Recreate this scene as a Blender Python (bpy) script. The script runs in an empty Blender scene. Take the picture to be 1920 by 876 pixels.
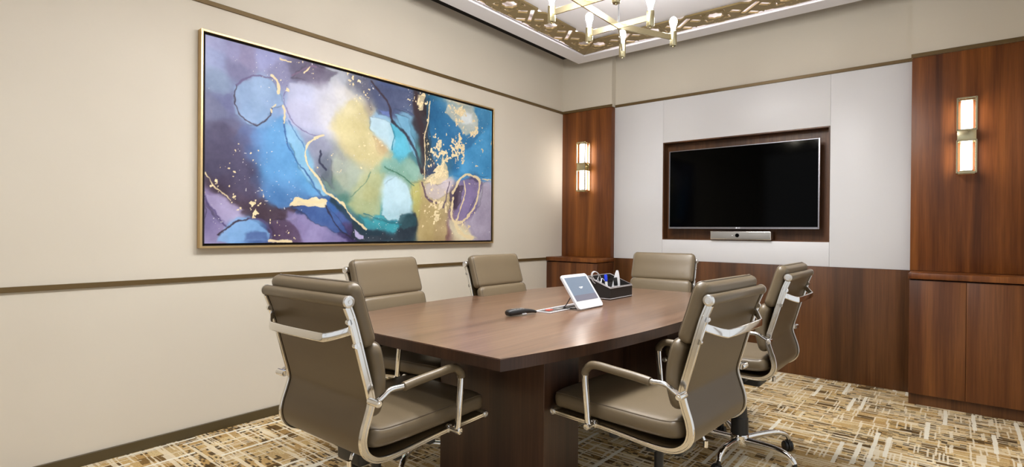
import bpy, bmesh, math, random
import numpy as np
from mathutils import Vector, Matrix, Euler, noise

C = bpy.context.scene.collection
PI = math.pi
random.seed(7)

# ------------------------------------------------------------------ camera
cam_data = bpy.data.cameras.new('camera'); cam = bpy.data.objects.new('camera', cam_data); C.objects.link(cam)
cam_data.sensor_width = 36.0
cam_data.lens = 1005.883 / 1920 * 36.0
cam_data.clip_start = 0.02
YAW, PITCH, ROLL = 0.68705, -0.00411, 0.00804
fw = Vector((-math.sin(YAW) * math.cos(PITCH), math.cos(YAW) * math.cos(PITCH), math.sin(PITCH)))
rt = Vector((math.cos(YAW), math.sin(YAW), 0)); up = rt.cross(fw)
r2 = rt * math.cos(ROLL) + up * math.sin(ROLL); u2 = up * math.cos(ROLL) - rt * math.sin(ROLL)
M = Matrix((r2, u2, -fw)).transposed().to_4x4()
M.translation = Vector((3.12966, -4.62707, 1.11))
cam.matrix_world = M
bpy.context.scene.camera = cam

# ------------------------------------------------------------------ world, lights, exposure
W = bpy.data.worlds.new('world'); bpy.context.scene.world = W; W.use_nodes = True
W.node_tree.nodes['Background'].inputs[0].default_value = (0.95, 0.97, 1.0, 1)
W.node_tree.nodes['Background'].inputs[1].default_value = .5
vs = bpy.context.scene.view_settings
vs.view_transform = 'Standard'; vs.look = 'None'; vs.gamma = 1.0; vs.use_curve_mapping = False
vs.exposure = 0.35

def area(name, loc, rot, sx, sy, power, col=(1, 1, 1)):
    l = bpy.data.lights.new(name, 'AREA'); l.shape = 'RECTANGLE'; l.size = sx; l.size_y = sy
    l.energy = power; l.color = col
    o = bpy.data.objects.new(name, l); C.objects.link(o); o.location = loc; o.rotation_euler = rot
    return o
RX, RY0, CEIL = 3.49, -7.00, 2.892          # room width, rear, ceiling height
# soft fill light added at the unseen rear end of the room
area('fill_light', (RX / 2, RY0 + 0.06, 1.45), (PI / 2, 0, 0), 3.2, 2.5, 4, (0.95, 0.98, 1.0))
# side fill light added along the right-hand wall, beyond the picture edge
area('fill_light', (RX - .03, -2.55, 1.25), (0, PI / 2, 0), 2.2, 3.1, 4, (0.95, 0.98, 1.0))
# LED strips hidden above the pierced ceiling border
CX0, CX1, CY1, CY0 = 0.347, 3.143, -0.248, -6.65
COVE = dict(z=2.765, p=1.9)
for nm, x, y, sx, sy in (('cove_led', (CX0 + .27), (CY0 + CY1) / 2, .05, CY1 - CY0 - .6), ('cove_led', (CX1 - .27), (CY0 + CY1) / 2, .05, CY1 - CY0 - .6),
                         ('cove_led', (CX0 + CX1) / 2, CY1 - .27, CX1 - CX0 - .6, .05), ('cove_led', (CX0 + CX1) / 2, CY0 + .27, CX1 - CX0 - .6, .05)):
    area(nm, (x, y, COVE['z']), (PI, 0, 0), sx, sy, COVE['p'] * max(sx, sy), (1.0, 0.90, 0.87)).data.spread = math.radians(110)

# overhead fill lights added under the ceiling panel, out of view, without fixtures
for y, k in ((-1.98, 1.15), (-2.65, 1.05), (-3.3, .85), (-4.5, .3), (-5.7, .3)):
    area('ceiling_fill', (1.85, y, 2.748), (0, 0, 0), .5, .2, 21 * k, (.98,.985,1.0)).data.spread = math.radians(155)

# ------------------------------------------------------------------ materials
def lin(c):
    c = c / 255.0
    return c / 12.92 if c <= 0.04045 else ((c + 0.055) / 1.055) ** 2.4
def rgb(r, g, b): return (lin(r), lin(g), lin(b), 1)
def mat(name, col, rough=.5, metal=0, spec=.5, coat=0, emit=None, es=0):
    m = bpy.data.materials.new(name); m.use_nodes = True
    p = m.node_tree.nodes['Principled BSDF']
    p.inputs['Base Color'].default_value = col; p.inputs['Roughness'].default_value = rough
    p.inputs['Metallic'].default_value = metal; p.inputs['Specular IOR Level'].default_value = spec
    p.inputs['Coat Weight'].default_value = coat
    if emit: p.inputs['Emission Color'].default_value = emit; p.inputs['Emission Strength'].default_value = es
    return m
class NT:
    """small helper for node trees"""
    def __init__(s, m): s.m = m; s.t = m.node_tree; s.p = s.t.nodes['Principled BSDF']
    def n(s, typ, **kw):
        k = s.t.nodes.new(typ)
        for a, v in kw.items():
            if a.startswith('i_'):
                k.inputs[int(a[2:])].default_value = v
            else: setattr(k, a, v)
        return k
    def l(s, a, b): s.t.links.new(a, b)
    def math(s, op, a, b=None, clamp=False):
        k = s.n('ShaderNodeMath', operation=op); k.use_clamp = clamp
        for i, v in enumerate((a, b)):
            if v is None: continue
            if isinstance(v, (int, float)): k.inputs[i].default_value = v
            else: s.l(v, k.inputs[i])
        return k.outputs[0]
    def mix(s, f, a, b):
        k = s.n('ShaderNodeMix', data_type='RGBA')
        for i, v in ((0, f), (6, a), (7, b)):
            if isinstance(v, (int, float, tuple)): k.inputs[i].default_value = v
            else: s.l(v, k.inputs[i])
        return k.outputs[2]
    def ramp(s, f, stops):
        k = s.n('ShaderNodeValToRGB'); e = k.color_ramp.elements
        while len(e) < len(stops): e.new(.5)
        for el, (p, c) in zip(e, stops): el.position = p; el.color = c
        s.l(f, k.inputs[0]); return k.outputs[0]

def wall_cloth(name, c1, c2):
    m = mat(name, c1, .75, spec=.25); t = NT(m)
    co = t.n('ShaderNodeTexCoord').outputs['Object']
    n1 = t.n('ShaderNodeTexNoise'); n1.inputs['Scale'].default_value = 1.6; n1.inputs['Detail'].default_value = 4; t.l(co, n1.inputs[0])
    mp = t.n('ShaderNodeMapping'); mp.inputs['Scale'].default_value = (220, 220, 900); t.l(co, mp.inputs[0])
    n2 = t.n('ShaderNodeTexNoise'); n2.inputs['Scale'].default_value = 1; t.l(mp.outputs[0], n2.inputs[0])
    t.l(t.mix(n1.outputs[0], c1, c2), t.p.inputs['Base Color'])
    b = t.n('ShaderNodeBump'); b.inputs['Strength'].default_value = .12; b.inputs['Distance'].default_value = .001
    t.l(n2.outputs[0], b.inputs['Height']); t.l(b.outputs[0], t.p.inputs['Normal'])
    return m
def wood(name, dark, mid, light, rough=.42, axis='z', coat=.06, scale=1.0, off=0):
    """veneer whose grain runs along one axis"""
    m = mat(name, mid, rough, coat=coat, spec=.35); t = NT(m); t.p.inputs['Coat Roughness'].default_value = .2
    co = t.n('ShaderNodeTexCoord').outputs['Object']
    sc = {'z': (1, 1, .035), 'y': (1, .035, 1), 'x': (.035, 1, 1)}[axis]
    mp = t.n('ShaderNodeMapping'); mp.inputs['Scale'].default_value = tuple(v * scale for v in sc); mp.inputs['Location'].default_value = (off, off * 2, off); t.l(co, mp.inputs[0])
    broad = t.n('ShaderNodeTexNoise'); broad.inputs['Scale'].default_value = 9; broad.inputs['Detail'].default_value = 3; t.l(mp.outputs[0], broad.inputs[0])
    broad.inputs['Distortion'].default_value = .6
    fine = t.n('ShaderNodeTexNoise'); fine.inputs['Scale'].default_value = 120; fine.inputs['Detail'].default_value = 4; t.l(mp.outputs[0], fine.inputs[0])
    c = t.ramp(broad.outputs[0], [(.28, dark), (.5, mid), (.72, light)])
    f = t.ramp(fine.outputs[0], [(.35, (.72, .70, .68, 1)), (.65, (1.1, 1.1, 1.1, 1))])
    k = t.n('ShaderNodeMix', data_type='RGBA', blend_type='MULTIPLY'); k.inputs[0].default_value = .7; t.l(c, k.inputs[6]); t.l(f, k.inputs[7])
    t.l(k.outputs[2], t.p.inputs['Base Color'])
    return m
def leather(name, col):
    m = mat(name, col, .38, spec=.5); t = NT(m)
    co = t.n('ShaderNodeTexCoord').outputs['Object']
    v = t.n('ShaderNodeTexVoronoi'); v.inputs['Scale'].default_value = 420; t.l(co, v.inputs['Vector'])
    b = t.n('ShaderNodeBump'); b.inputs['Strength'].default_value = .12; b.inputs['Distance'].default_value = .0006
    t.l(v.outputs[0], b.inputs['Height']); t.l(b.outputs[0], t.p.inputs['Normal'])
    return m

m_wall = wall_cloth('beige wall covering', rgb(214, 207, 193), rgb(208, 200, 185))
m_upper = m_wall
m_white = mat('white lacquer panel', rgb(218, 218, 220), .4, spec=.35)
m_ceil = mat('white ceiling paint', rgb(222, 221, 225), .7)
m_gap = mat('dark shadow gap', rgb(14, 10, 9), .9)
m_trim = mat('bronze trim', rgb(104, 84, 50), .38, metal=.35)
m_base = mat('dark baseboard', rgb(78, 66, 40), .4)
m_wood = wood('walnut veneer', rgb(74, 36, 10), rgb(112, 62, 24), rgb(146, 88, 38))
m_wood2 = wood('walnut veneer door', rgb(72, 38, 14), rgb(98, 56, 26), rgb(126, 78, 38), off=3.3)
m_wains = wood('dark walnut wainscot', rgb(64, 38, 16), rgb(88, 54, 26), rgb(110, 70, 38), off=7)
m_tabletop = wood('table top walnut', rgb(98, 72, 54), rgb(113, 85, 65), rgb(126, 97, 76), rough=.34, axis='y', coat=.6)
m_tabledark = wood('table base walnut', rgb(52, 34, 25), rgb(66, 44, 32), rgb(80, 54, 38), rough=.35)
m_leather = leather('taupe leather', rgb(108, 94, 72))
m_leatherback = leather('taupe leather sling', rgb(90, 74, 50))
m_pipe = mat('leather piping', rgb(98, 86, 70), .4)
m_chrome = mat('chrome', (.83, .82, .80, 1), .09, metal=1)
m_alu = mat('polished aluminium', (.80, .78, .74, 1), .16, metal=1)
m_cap = mat('brushed cap', (.82, .81, .79, 1), .28, metal=1)
m_black = mat('black plastic', rgb(32, 32, 32), .45)
m_blackgloss = mat('screen black', rgb(1, 1, 1), .08, spec=.06)
m_red = mat('red plastic', rgb(200, 70, 50), .4)
m_brass = mat('champagne brass', (.56, .50, .32, 1), .25, metal=1)
m_gold = mat('gold frame', (.64, .47, .24, 1), .36, metal=1)
m_lattice = mat('bronze lattice', rgb(140, 122, 82), .42, metal=.45)
m_silver = mat('silver bezel', (.34, .33, .36, 1), .3, metal=1)
m_mesh = mat('speaker mesh grey', rgb(150, 148, 144), .55, metal=.3)
m_whiteplastic = mat('white plastic', rgb(208, 208, 210), .35)
m_blue = mat('blue cap', rgb(30, 60, 205), .35)
m_boxleather = mat('black leatherette', rgb(30, 27, 26), .5)
m_stitch = mat('white stitching', rgb(205, 200, 200), .6)
m_bulb = mat('lit bulb', (1, 1, 1, 1), .5, emit=(1, .97, .94, 1), es=128)
m_tube = mat('lit sconce tube', (1, 1, 1, 1), .5, emit=(1, .95, .9, 1), es=14)
m_glass = mat('clear glass', (1, 1, 1, 1), .02); NT(m_glass).p.inputs['Transmission Weight'].default_value = 1
m_screen = mat('lit tablet screen', rgb(70, 80, 92), .2, emit=rgb(128, 140, 156), es=.55)
m_screen2 = mat('lit tablet screen bar', rgb(70, 70, 80), .2, emit=rgb(132, 130, 142), es=.5)
m_text = mat('white print', rgb(235, 235, 238), .5, emit=rgb(220, 225, 235), es=.4)

def carpet_mat():
    m = mat('patterned carpet', (.4, .3, .2, 1), .95, spec=.1); t = NT(m)
    co = t.n('ShaderNodeTexCoord').outputs['Object']
    wob = t.n('ShaderNodeTexNoise'); wob.inputs['Scale'].default_value = 14; wob.inputs['Detail'].default_value = 4; t.l(co, wob.inputs[0])
    sub = t.n('ShaderNodeVectorMath', operation='SUBTRACT'); t.l(wob.outputs[1], sub.inputs[0]); sub.inputs[1].default_value = (.5, .5, .5)
    scl = t.n('ShaderNodeVectorMath', operation='SCALE'); t.l(sub.outputs[0], scl.inputs[0]); scl.inputs[3].default_value = .013
    add = t.n('ShaderNodeVectorMath', operation='ADD'); t.l(co, add.inputs[0]); t.l(scl.outputs[0], add.inputs[1])
    sp = t.n('ShaderNodeSeparateXYZ'); t.l(add.outputs[0], sp.inputs[0]); X, Y = sp.outputs[0], sp.outputs[1]
    def wn(a, b, seed):
        c = t.n('ShaderNodeCombineXYZ'); t.l(a, c.inputs[0]); t.l(b, c.inputs[1]); c.inputs[2].default_value = seed
        w = t.n('ShaderNodeTexWhiteNoise', noise_dimensions='3D'); t.l(c.outputs[0], w.inputs[0]); return w.outputs[0]
    def wn1(a, seed):
        w = t.n('ShaderNodeTexWhiteNoise', noise_dimensions='1D'); t.l(t.math('ADD', a, seed), w.inputs[1]); return w.outputs[0]
    fl = lambda v, s: t.math('FLOOR', t.math('DIVIDE', v, s))
    # patches of tan, beige, brown
    jx = t.math('ADD', X, t.math('MULTIPLY', wn1(fl(Y, .060), 3.1), .3))
    patch = wn(fl(jx, .085), fl(Y, .060), 1.5)
    base = t.ramp(patch, [(0.0, rgb(190, 162, 112)), (.35, rgb(170, 138, 88)), (.62, rgb(200, 178, 134)), (.84, rgb(150, 120, 74)), (.92, rgb(96, 74, 42))])
    fine = t.n('ShaderNodeTexNoise'); fine.inputs['Scale'].default_value = 130; fine.inputs['Detail'].default_value = 3; t.l(co, fine.inputs[0])
    speck = t.ramp(fine.outputs[0], [(.3, (.62, .58, .5, 1)), (.55, (1.08, 1.06, 1.02, 1))])
    k = t.n('ShaderNodeMix', data_type='RGBA', blend_type='MULTIPLY'); k.inputs[0].default_value = .8; t.l(base, k.inputs[6]); t.l(speck, k.inputs[7]); col = k.outputs[2]
    # dark dashes in clouds
    reg = t.n('ShaderNodeTexNoise'); reg.inputs['Scale'].default_value = 3.2; reg.inputs['Detail'].default_value = 2; t.l(co, reg.inputs[0])
    d = wn(fl(X, .026), fl(Y, .0105), 9.7)
    on = t.math('GREATER_THAN', t.math('ADD', d, t.math('MULTIPLY', t.math('SUBTRACT', reg.outputs[0], .5), 1.9)), .81)
    col = t.mix(t.math('MULTIPLY', on, .9), col, rgb(70, 56, 38))
    # thin cream threads along x
    th = wn(fl(t.math('ADD', X, t.math('MULTIPLY', wn1(fl(Y, .0095), 8.8), .4)), .24), fl(Y, .0105), 4.2)
    on = t.math('GREATER_THAN', th, .69)
    col = t.mix(t.math('MULTIPLY', on, .8), col, rgb(222, 208, 178))
    # thin cream threads along y
    th = wn(fl(X, .008), fl(t.math('ADD', Y, t.math('MULTIPLY', wn1(fl(X, .008), 5.8), .4)), .13), 6.2)
    on = t.math('GREATER_THAN', th, .88)
    col = t.mix(t.math('MULTIPLY', on, .75), col, rgb(220, 208, 182))
    # broad pale streaks along y
    st = wn(fl(X, .019), fl(t.math('ADD', Y, t.math('MULTIPLY', wn1(fl(X, .019), 1.8), .7)), .34), 2.2)
    on = t.math('GREATER_THAN', st, .915)
    col = t.mix(t.math('MULTIPLY', on, .9), col, rgb(226, 220, 202))
    t.l(col, t.p.inputs['Base Color'])
    b = t.n('ShaderNodeBump'); b.inputs['Strength'].default_value = .4; b.inputs['Distance'].default_value = .002
    t.l(fine.outputs[0], b.inputs['Height']); t.l(b.outputs[0], t.p.inputs['Normal'])
    return m
m_carpet = carpet_mat()

# ------------------------------------------------------------------ mesh helpers
def BM(): return bmesh.new()
def obj(name, bm, m, parent=None, smooth=True, angle=35):
    me = bpy.data.meshes.new(name); bmesh.ops.recalc_face_normals(bm, faces=bm.faces[:]); bm.to_mesh(me); bm.free()
    if smooth:
        for p in me.polygons: p.use_smooth = True
        me.set_sharp_from_angle(angle=math.radians(angle))
    for mm in (m if isinstance(m, (list, tuple)) else [m]): me.materials.append(mm)
    o = bpy.data.objects.new(name, me); C.objects.link(o)
    if parent: o.parent = parent
    return o
def tag(o, label, cat, group=None, kind=None):
    o['label'] = label; o['category'] = cat
    if group: o['group'] = group
    if kind: o['kind'] = kind
    return o
def thing(name, label, cat, loc=(0, 0, 0), rotz=0, group=None):
    o = bpy.data.objects.new(name, None); C.objects.link(o); o.location = loc; o.rotation_euler = (0, 0, rotz)
    return tag(o, label, cat, group)
def struct(name, bm, m, smooth=False, parent=None):
    o = obj(name, bm, m, parent, smooth=smooth)
    if not parent: o['kind'] = 'structure'
    return o
def box(bm, x0, x1, y0, y1, z0, z1, bev=0, seg=2, mi=0):
    vs_ = [bm.verts.new(p) for p in ((x0, y0, z0), (x1, y0, z0), (x1, y1, z0), (x0, y1, z0), (x0, y0, z1), (x1, y0, z1), (x1, y1, z1), (x0, y1, z1))]
    fs = [bm.faces.new([vs_[i] for i in f]) for f in ((0, 3, 2, 1), (4, 5, 6, 7), (0, 1, 5, 4), (1, 2, 6, 5), (2, 3, 7, 6), (3, 0, 4, 7))]
    for f in fs: f.material_index = mi
    if bev:
        es = list({e for f in fs for e in f.edges})
        r = bmesh.ops.bevel(bm, geom=es, offset=bev, segments=seg, profile=.5, affect='EDGES')
        for f in r['faces']: f.material_index = mi
    return vs_
def xbox(bm, M_, sx, sy, sz, bev=0, seg=2):
    """box of given size centred on a matrix"""
    t = bmesh.new(); box(t, -sx / 2, sx / 2, -sy / 2, sy / 2, -sz / 2, sz / 2, bev, seg); t.transform(M_); join(bm, t)
def join(bm, t):
    me = bpy.data.meshes.new('tmp'); t.to_mesh(me); t.free(); bm.from_mesh(me); bpy.data.meshes.remove(me)
def frames(pts):
    P_ = [Vector(p) for p in pts]; T = []
    for i in range(len(P_)):
        a = P_[max(i - 1, 0)]; b = P_[min(i + 1, len(P_) - 1)]; T.append((b - a).normalized())
    n = Vector((1, 0, 0))
    if abs(T[0].dot(n)) > .9: n = Vector((0, 0, 1))
    out = []
    for p, t in zip(P_, T):
        n = (n - t * n.dot(t)).normalized(); out.append((p, n, t.cross(n).normalized()))
    return out
def sweep(bm, pts, prof, cap=True, scale=None, closed=False):
    """sweep a closed 2-D profile (n, b) along points"""
    F = frames(pts); rings = []
    for i, (p, n, b) in enumerate(F):
        s = scale[i] if scale else 1
        rings.append([bm.verts.new(p + n * (u * s) + b * (v * s)) for u, v in prof])
    k = len(prof); N = len(rings)
    for i in range(N if closed else N - 1):
        A, B_ = rings[i], rings[(i + 1) % N]
        for j in range(k): bm.faces.new((A[j], A[(j + 1) % k], B_[(j + 1) % k], B_[j]))
    if cap and not closed: bm.faces.new(rings[0][::-1]); bm.faces.new(rings[-1])
def circ(r, n=12, ry=None): return [(r * math.cos(2 * PI * i / n), (ry or r) * math.sin(2 * PI * i / n)) for i in range(n)]
def rrect(w, h, r, n=3):
    out = []
    for cx, cy, a0 in ((w / 2 - r, h / 2 - r, 0), (-w / 2 + r, h / 2 - r, PI / 2), (-w / 2 + r, -h / 2 + r, PI), (w / 2 - r, -h / 2 + r, 1.5 * PI)):
        for i in range(n + 1):
            a = a0 + PI / 2 * i / n; out.append((cx + r * math.cos(a), cy + r * math.sin(a)))
    return out
def tube(bm, pts, r, n=12, cap=True, closed=False): sweep(bm, pts, circ(r, n), cap, None, closed)
def smooth_path(pts, k=6):
    P_ = [Vector(p) for p in pts]; out = []
    for i in range(len(P_) - 1):
        a = P_[i - 1] if i else P_[0] * 2 - P_[1]; b, c = P_[i], P_[i + 1]; d = P_[i + 2] if i + 2 < len(P_) else P_[-1] * 2 - P_[-2]
        for j in range(k):
            t = j / k
            out.append(.5 * ((2 * b) + (c - a) * t + (2 * a - 5 * b + 4 * c - d) * t * t + (3 * b - a - 3 * c + d) * t ** 3))
    out.append(P_[-1]); return out
def lathe(bm, prof, axis_m=None, n=24):
    """prof: (r, z) pairs, turned about z"""
    t = bmesh.new(); rings = []
    for r, z in prof: rings.append([t.verts.new((max(r, 1e-5) * math.cos(2 * PI * i / n), max(r, 1e-5) * math.sin(2 * PI * i / n), z)) for i in range(n)])
    for A, B_ in zip(rings, rings[1:]):
        for j in range(n): t.faces.new((A[j], A[(j + 1) % n], B_[(j + 1) % n], B_[j]))
    t.faces.new(rings[0][::-1]); t.faces.new(rings[-1])
    if axis_m: t.transform(axis_m)
    join(bm, t)
def prism_x(bm, poly, x0, x1, bev=0):
    """closed (y, z) polygon extruded along x"""
    t = bmesh.new(); A = [t.verts.new((x0, y, z)) for y, z in poly]; B_ = [t.verts.new((x1, y, z)) for y, z in poly]; k = len(poly)
    t.faces.new(A); t.faces.new(B_[::-1])
    for j in range(k): t.faces.new((A[j], B_[j], B_[(j + 1) % k], A[(j + 1) % k]))
    if bev: bmesh.ops.bevel(t, geom=t.edges[:], offset=bev, segments=2, affect='EDGES')
    join(bm, t)
def holed_plane(bm, x0, x1, z0, z1, y, hx0, hx1, hz0, hz1):
    for a, b, c, d in ((x0, hx0, z0, z1), (hx1, x1, z0, z1), (hx0, hx1, z0, hz0), (hx0, hx1, hz1, z1)):
        v = [bm.verts.new(p) for p in ((a, y, c), (b, y, c), (b, y, d), (a, y, d))]; bm.faces.new(v)
def text_mesh(name, s, size, depth, m, M_, parent=None):
    cu = bpy.data.curves.new(name, 'FONT'); cu.body = s; cu.size = size; cu.extrude = depth; cu.align_x = 'CENTER'; cu.align_y = 'CENTER'
    o = bpy.data.objects.new(name, cu); C.objects.link(o)
    dg = bpy.context.evaluated_depsgraph_get(); me = bpy.data.meshes.new_from_object(o.evaluated_get(dg)); bpy.data.objects.remove(o)
    me.transform(M_); me.materials.clear(); me.materials.append(m)
    o = bpy.data.objects.new(name, me); C.objects.link(o)
    if parent: o.parent = parent
    return o

# ------------------------------------------------------------------ room shell
T = 0.076                                    # how far the screen wall lies behind the pilaster faces
LX, RXP = 0.570, 2.905                       # inner edges of the two pilasters
NX0, NX1, NZ0, NZ1, ND = 1.069, 2.406, 1.046, 1.934, .09
bm = BM(); box(bm, -.1, RX + .1, RY0 - .1, T + .25, -.1, 0); struct('floor', bm, m_carpet)
bm = BM(); box(bm, -.1, 0, RY0 - .1, T + .25, 0, CEIL + .1); struct('wall_left', bm, m_wall)
bm = BM(); box(bm, RX, RX + .1, -1.0, T + .25, 0, CEIL + .1); box(bm, RX, RX + .1, RY0 - .1, -4.9, 0, CEIL + .1)
box(bm, RX, RX + .1, -4.9, -1.0, 0, .10); box(bm, RX, RX + .1, -4.9, -1.0, 2.4, CEIL + .1); struct('wall_right', bm, m_wall)
bm = BM()
for y in (-4.9, -3.94, -2.97, -2.0, -1.04): box(bm, RX + .03, RX + .07, y, y + .04, .10, 2.4)
box(bm, RX + .03, RX + .07, -4.86, -1.04, 2.36, 2.4); box(bm, RX + .03, RX + .07, -4.86, -1.04, .10, .14)
struct('added_window_2', bm, m_trim)  # frame of an unseen side opening, added to let light in
bm = BM()
box(bm, 0, NX0, T, T + .25, 0, CEIL); box(bm, NX1, RX, T, T + .25, 0, CEIL)
box(bm, NX0, NX1, T, T + .25, 0, NZ0); box(bm, NX0, NX1, T, T + .25, NZ1, CEIL); box(bm, NX0, NX1, T + ND, T + .25, NZ0, NZ1)
box(bm, 0, LX, 0, T, 2.33, CEIL); box(bm, RXP, RX, 0, T, 2.33, CEIL)
struct('wall_back', bm, m_upper)
bm = BM(); box(bm, -.1, RX + .1, RY0 - .1, T + .25, CEIL, CEIL + .1); struct('ceiling', bm, m_gap)
# unseen rear wall; its wide opening is added to let light in
bm = BM()
box(bm, 0, RX, RY0 - .1, RY0, 2.75, CEIL); box(bm, 0, .12, RY0 - .1, RY0, 0, 2.75); box(bm, RX - .12, RX, RY0 - .1, RY0, 0, 2.75); box(bm, .12, RX - .12, RY0 - .1, RY0, 0, .12)
struct('wall_rear', bm, m_wall)
bm = BM()
for x in (.12, 1.2, 2.28, RX - .16): box(bm, x, x + .04, RY0 - .07, RY0 - .03, .12, 2.75)
box(bm, .16, RX - .16, RY0 - .07, RY0 - .03, 2.71, 2.75); box(bm, .16, RX - .16, RY0 - .07, RY0 - .03, .12, .16)
struct('added_window_1', bm, m_trim)  # frame added around the unseen rear opening

# trims
def bar(name, x0, x1, y0, y1, z0, z1, m=None): bm = BM(); box(bm, x0, x1, y0, y1, z0, z1, .0012, 1); return struct(name, bm, m or m_trim)
bar('trim_1', 0, .012, RY0, -.001, 2.323, 2.347)
bar('trim_2', 0, .012, RY0, -.285, .829, .853)
bar('baseboard_left', 0, .012, RY0, -.27, 0, .053, m_base)
bar('trim_3', 0, LX + .008, -.010, 0, 2.325, 2.349)
bar('trim_4', LX + .008, RXP, T - .022, T, 2.325, 2.349)
bar('trim_5', RXP - .004, RX, -.010, 0, 2.330, 2.356)

# floating ceiling panel: white border, raised white field
ZF = 2.72; FW = .158; ZI = 2.835
bm = BM()
def ring(bm, x0, x1, y0, y1, w, z0, z1):
    box(bm, x0, x0 + w, y0, y1, z0, z1); box(bm, x1 - w, x1, y0, y1, z0, z1); box(bm, x0 + w, x1 - w, y0, y0 + w, z0, z1); box(bm, x0 + w, x1 - w, y1 - w, y1, z0, z1)
ring(bm, CX0, CX1, CY0, CY1, FW, ZF, ZI)
box(bm, CX0, CX1, CY0, CY1, ZI, CEIL - .012)
ZF2 = ZF + .034; q_ = FW + .272 - .035
box(bm, CX0 + q_, CX1 - q_, CY0 + q_, CY1 - q_, ZF2, ZI)
struct('ceiling', bm, m_ceil)

# pierced bronze border: outline with holes, filled by a 2-D curve
def lattice_mesh(name, outline, holes, M_, thick=.012):
    cu = bpy.data.curves.new(name, 'CURVE'); cu.dimensions = '2D'; cu.fill_mode = 'BOTH'; cu.extrude = thick / 2
    for poly in [outline] + holes:
        s = cu.splines.new('POLY'); s.points.add(len(poly) - 1)
        for p, (x, y) in zip(s.points, poly): p.co = (x, y, 0, 1)
        s.use_cyclic_u = True
    o = bpy.data.objects.new(name, cu); C.objects.link(o)
    dg = bpy.context.evaluated_depsgraph_get(); me = bpy.data.meshes.new_from_object(o.evaluated_get(dg)); bpy.data.objects.remove(o)
    me.transform(M_); me.materials.clear(); me.materials.append(m_lattice)
    return me
def rr(cx, cy, w, h, a=0, r=.004):
    p = rrect(w, h, min(r, w / 2.2, h / 2.2), 2); c_, s_ = math.cos(a), math.sin(a)
    return [(cx + x * c_ - y * s_, cy + x * s_ + y * c_) for x, y in p]
def star(cx, cy, R_, r_, n=8, a0=0):
    return [(cx + (R_ if i % 2 == 0 else r_) * math.cos(a0 + PI * i / n), cy + (R_ if i % 2 == 0 else r_) * math.sin(a0 + PI * i / n)) for i in range(2 * n)]
def tri(cx, cy, s, a): return [(cx + s * math.cos(a + k * 2 * PI / 3), cy + s * math.sin(a + k * 2 * PI / 3)) for k in range(3)]
def chevron(cx, cy, l, w, a):
    p = [(-l, -l * .5), (0, 0), (l, -l * .5), (l, -l * .5 - w), (0, -w), (-l, -l * .5 - w)]; c_, s_ = math.cos(a), math.sin(a)
    return [(cx + x * c_ - y * s_, cy + x * s_ + y * c_) for x, y in p]
LW = .272                                    # width of the pierced border
def ell(cx, cy, sx, sy, l=.054, w=.012):     # small L-shaped slot whose corner points away from the star
    p = [(0, 0), (-l, 0), (-l, -w), (-w, -w), (-w, -l), (0, -l)]
    return [(cx + sx * x, cy + sy * y) for x, y in p]
def lattice(name, label, ox, oy, ax, L, sg):
    cy = LW * .59; unit = (L - .50) / round((L - .50) / .53); H = []; stars = []; x = .25
    while x < L - .2: stars.append(x); x += unit
    bars = [(p + q) / 2 for p, q in zip(stars, stars[1:])]
    for x in stars:
        H.append(star(x, cy, .062, .050, 8, PI / 8))
        for sx in (-1, 1):
            for sy in (-1, 1):
                H.append(ell(x + sx * .090, cy + sy * .084, sx, sy)); H.append(tri(x + sx * .058, cy + sy * .062, .012, math.atan2(sy, sx)))
            H.append(tri(x + sx * .090, cy, .014, 0 if sx > 0 else PI)); H.append(rr(x + sx * .118, cy - .118, .036, .013, sx * .8)); H.append(tri(x + sx * .045, cy - .125, .013, -PI / 2))
        H.append(tri(x, cy - .092, .014, -PI / 2)); H.append(tri(x, cy + .085, .013, PI / 2)); H.append(rr(x, cy - .140, .050, .011))
    for x in bars:
        H.append(rr(x, cy, .205, .031, sg * PI / 4, .006))
        for dx, dy in ((-.100, 0), (.100, 0), (0, -.100)): H.append(rr(x + dx, cy + dy, .074, .044, -sg * PI / 4, .008))
        for s in (-1, 1): H.append(rr(x + s * .105, cy - .118, .062, .013, 0)); H.append(tri(x + s * .06, cy - .125, .012, -PI / 2))
    inner = []
    for x in reversed(bars):                  # the strapwork is cut open along its inner edge
        q = [(x + .060, LW), (x + .030, LW - .030), (x + .012, LW - .036), (x - .030, LW - .004), (x - .036, LW)]
        if sg < 0: q = [(2 * x - u, v) for u, v in reversed(q)]
        inner += q
    outl = [(0.002, 0), (L - .002, 0), (L - LW - .002, LW)] + inner + [(LW + .002, LW)]
    keep = [h for h in H if all(v > .008 and v < LW - .006 and u > v + .008 and u < L - v - .008 for u, v in h)]
    M_ = Matrix.Translation((ox, oy, ZF + .018)) @ Matrix.Rotation(ax, 4, 'Z')
    me = lattice_mesh(name, outl, keep, M_); o = bpy.data.objects.new(name, me); C.objects.link(o)
    return tag(o, label, 'ceiling lattice', None)
IX0, IX1, IY0, IY1 = CX0 + FW, CX1 - FW, CY0 + FW, CY1 - FW
lattice('ceiling_lattice', 'pierced bronze ceiling border along the painting wall side', IX0, IY1, -PI / 2, IY1 - IY0, 1)
lattice('ceiling_lattice', 'pierced bronze ceiling border along the television wall side', IX1, IY1, PI, IX1 - IX0, -1)
lattice('ceiling_lattice', 'pierced bronze ceiling border on the right, opposite the painting', IX1, IY0, PI / 2, IY1 - IY0, 1)
lattice('ceiling_lattice', 'pierced bronze ceiling border at the rear, farthest from the television', IX0, IY0, 0, IX1 - IX0, -1)

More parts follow.
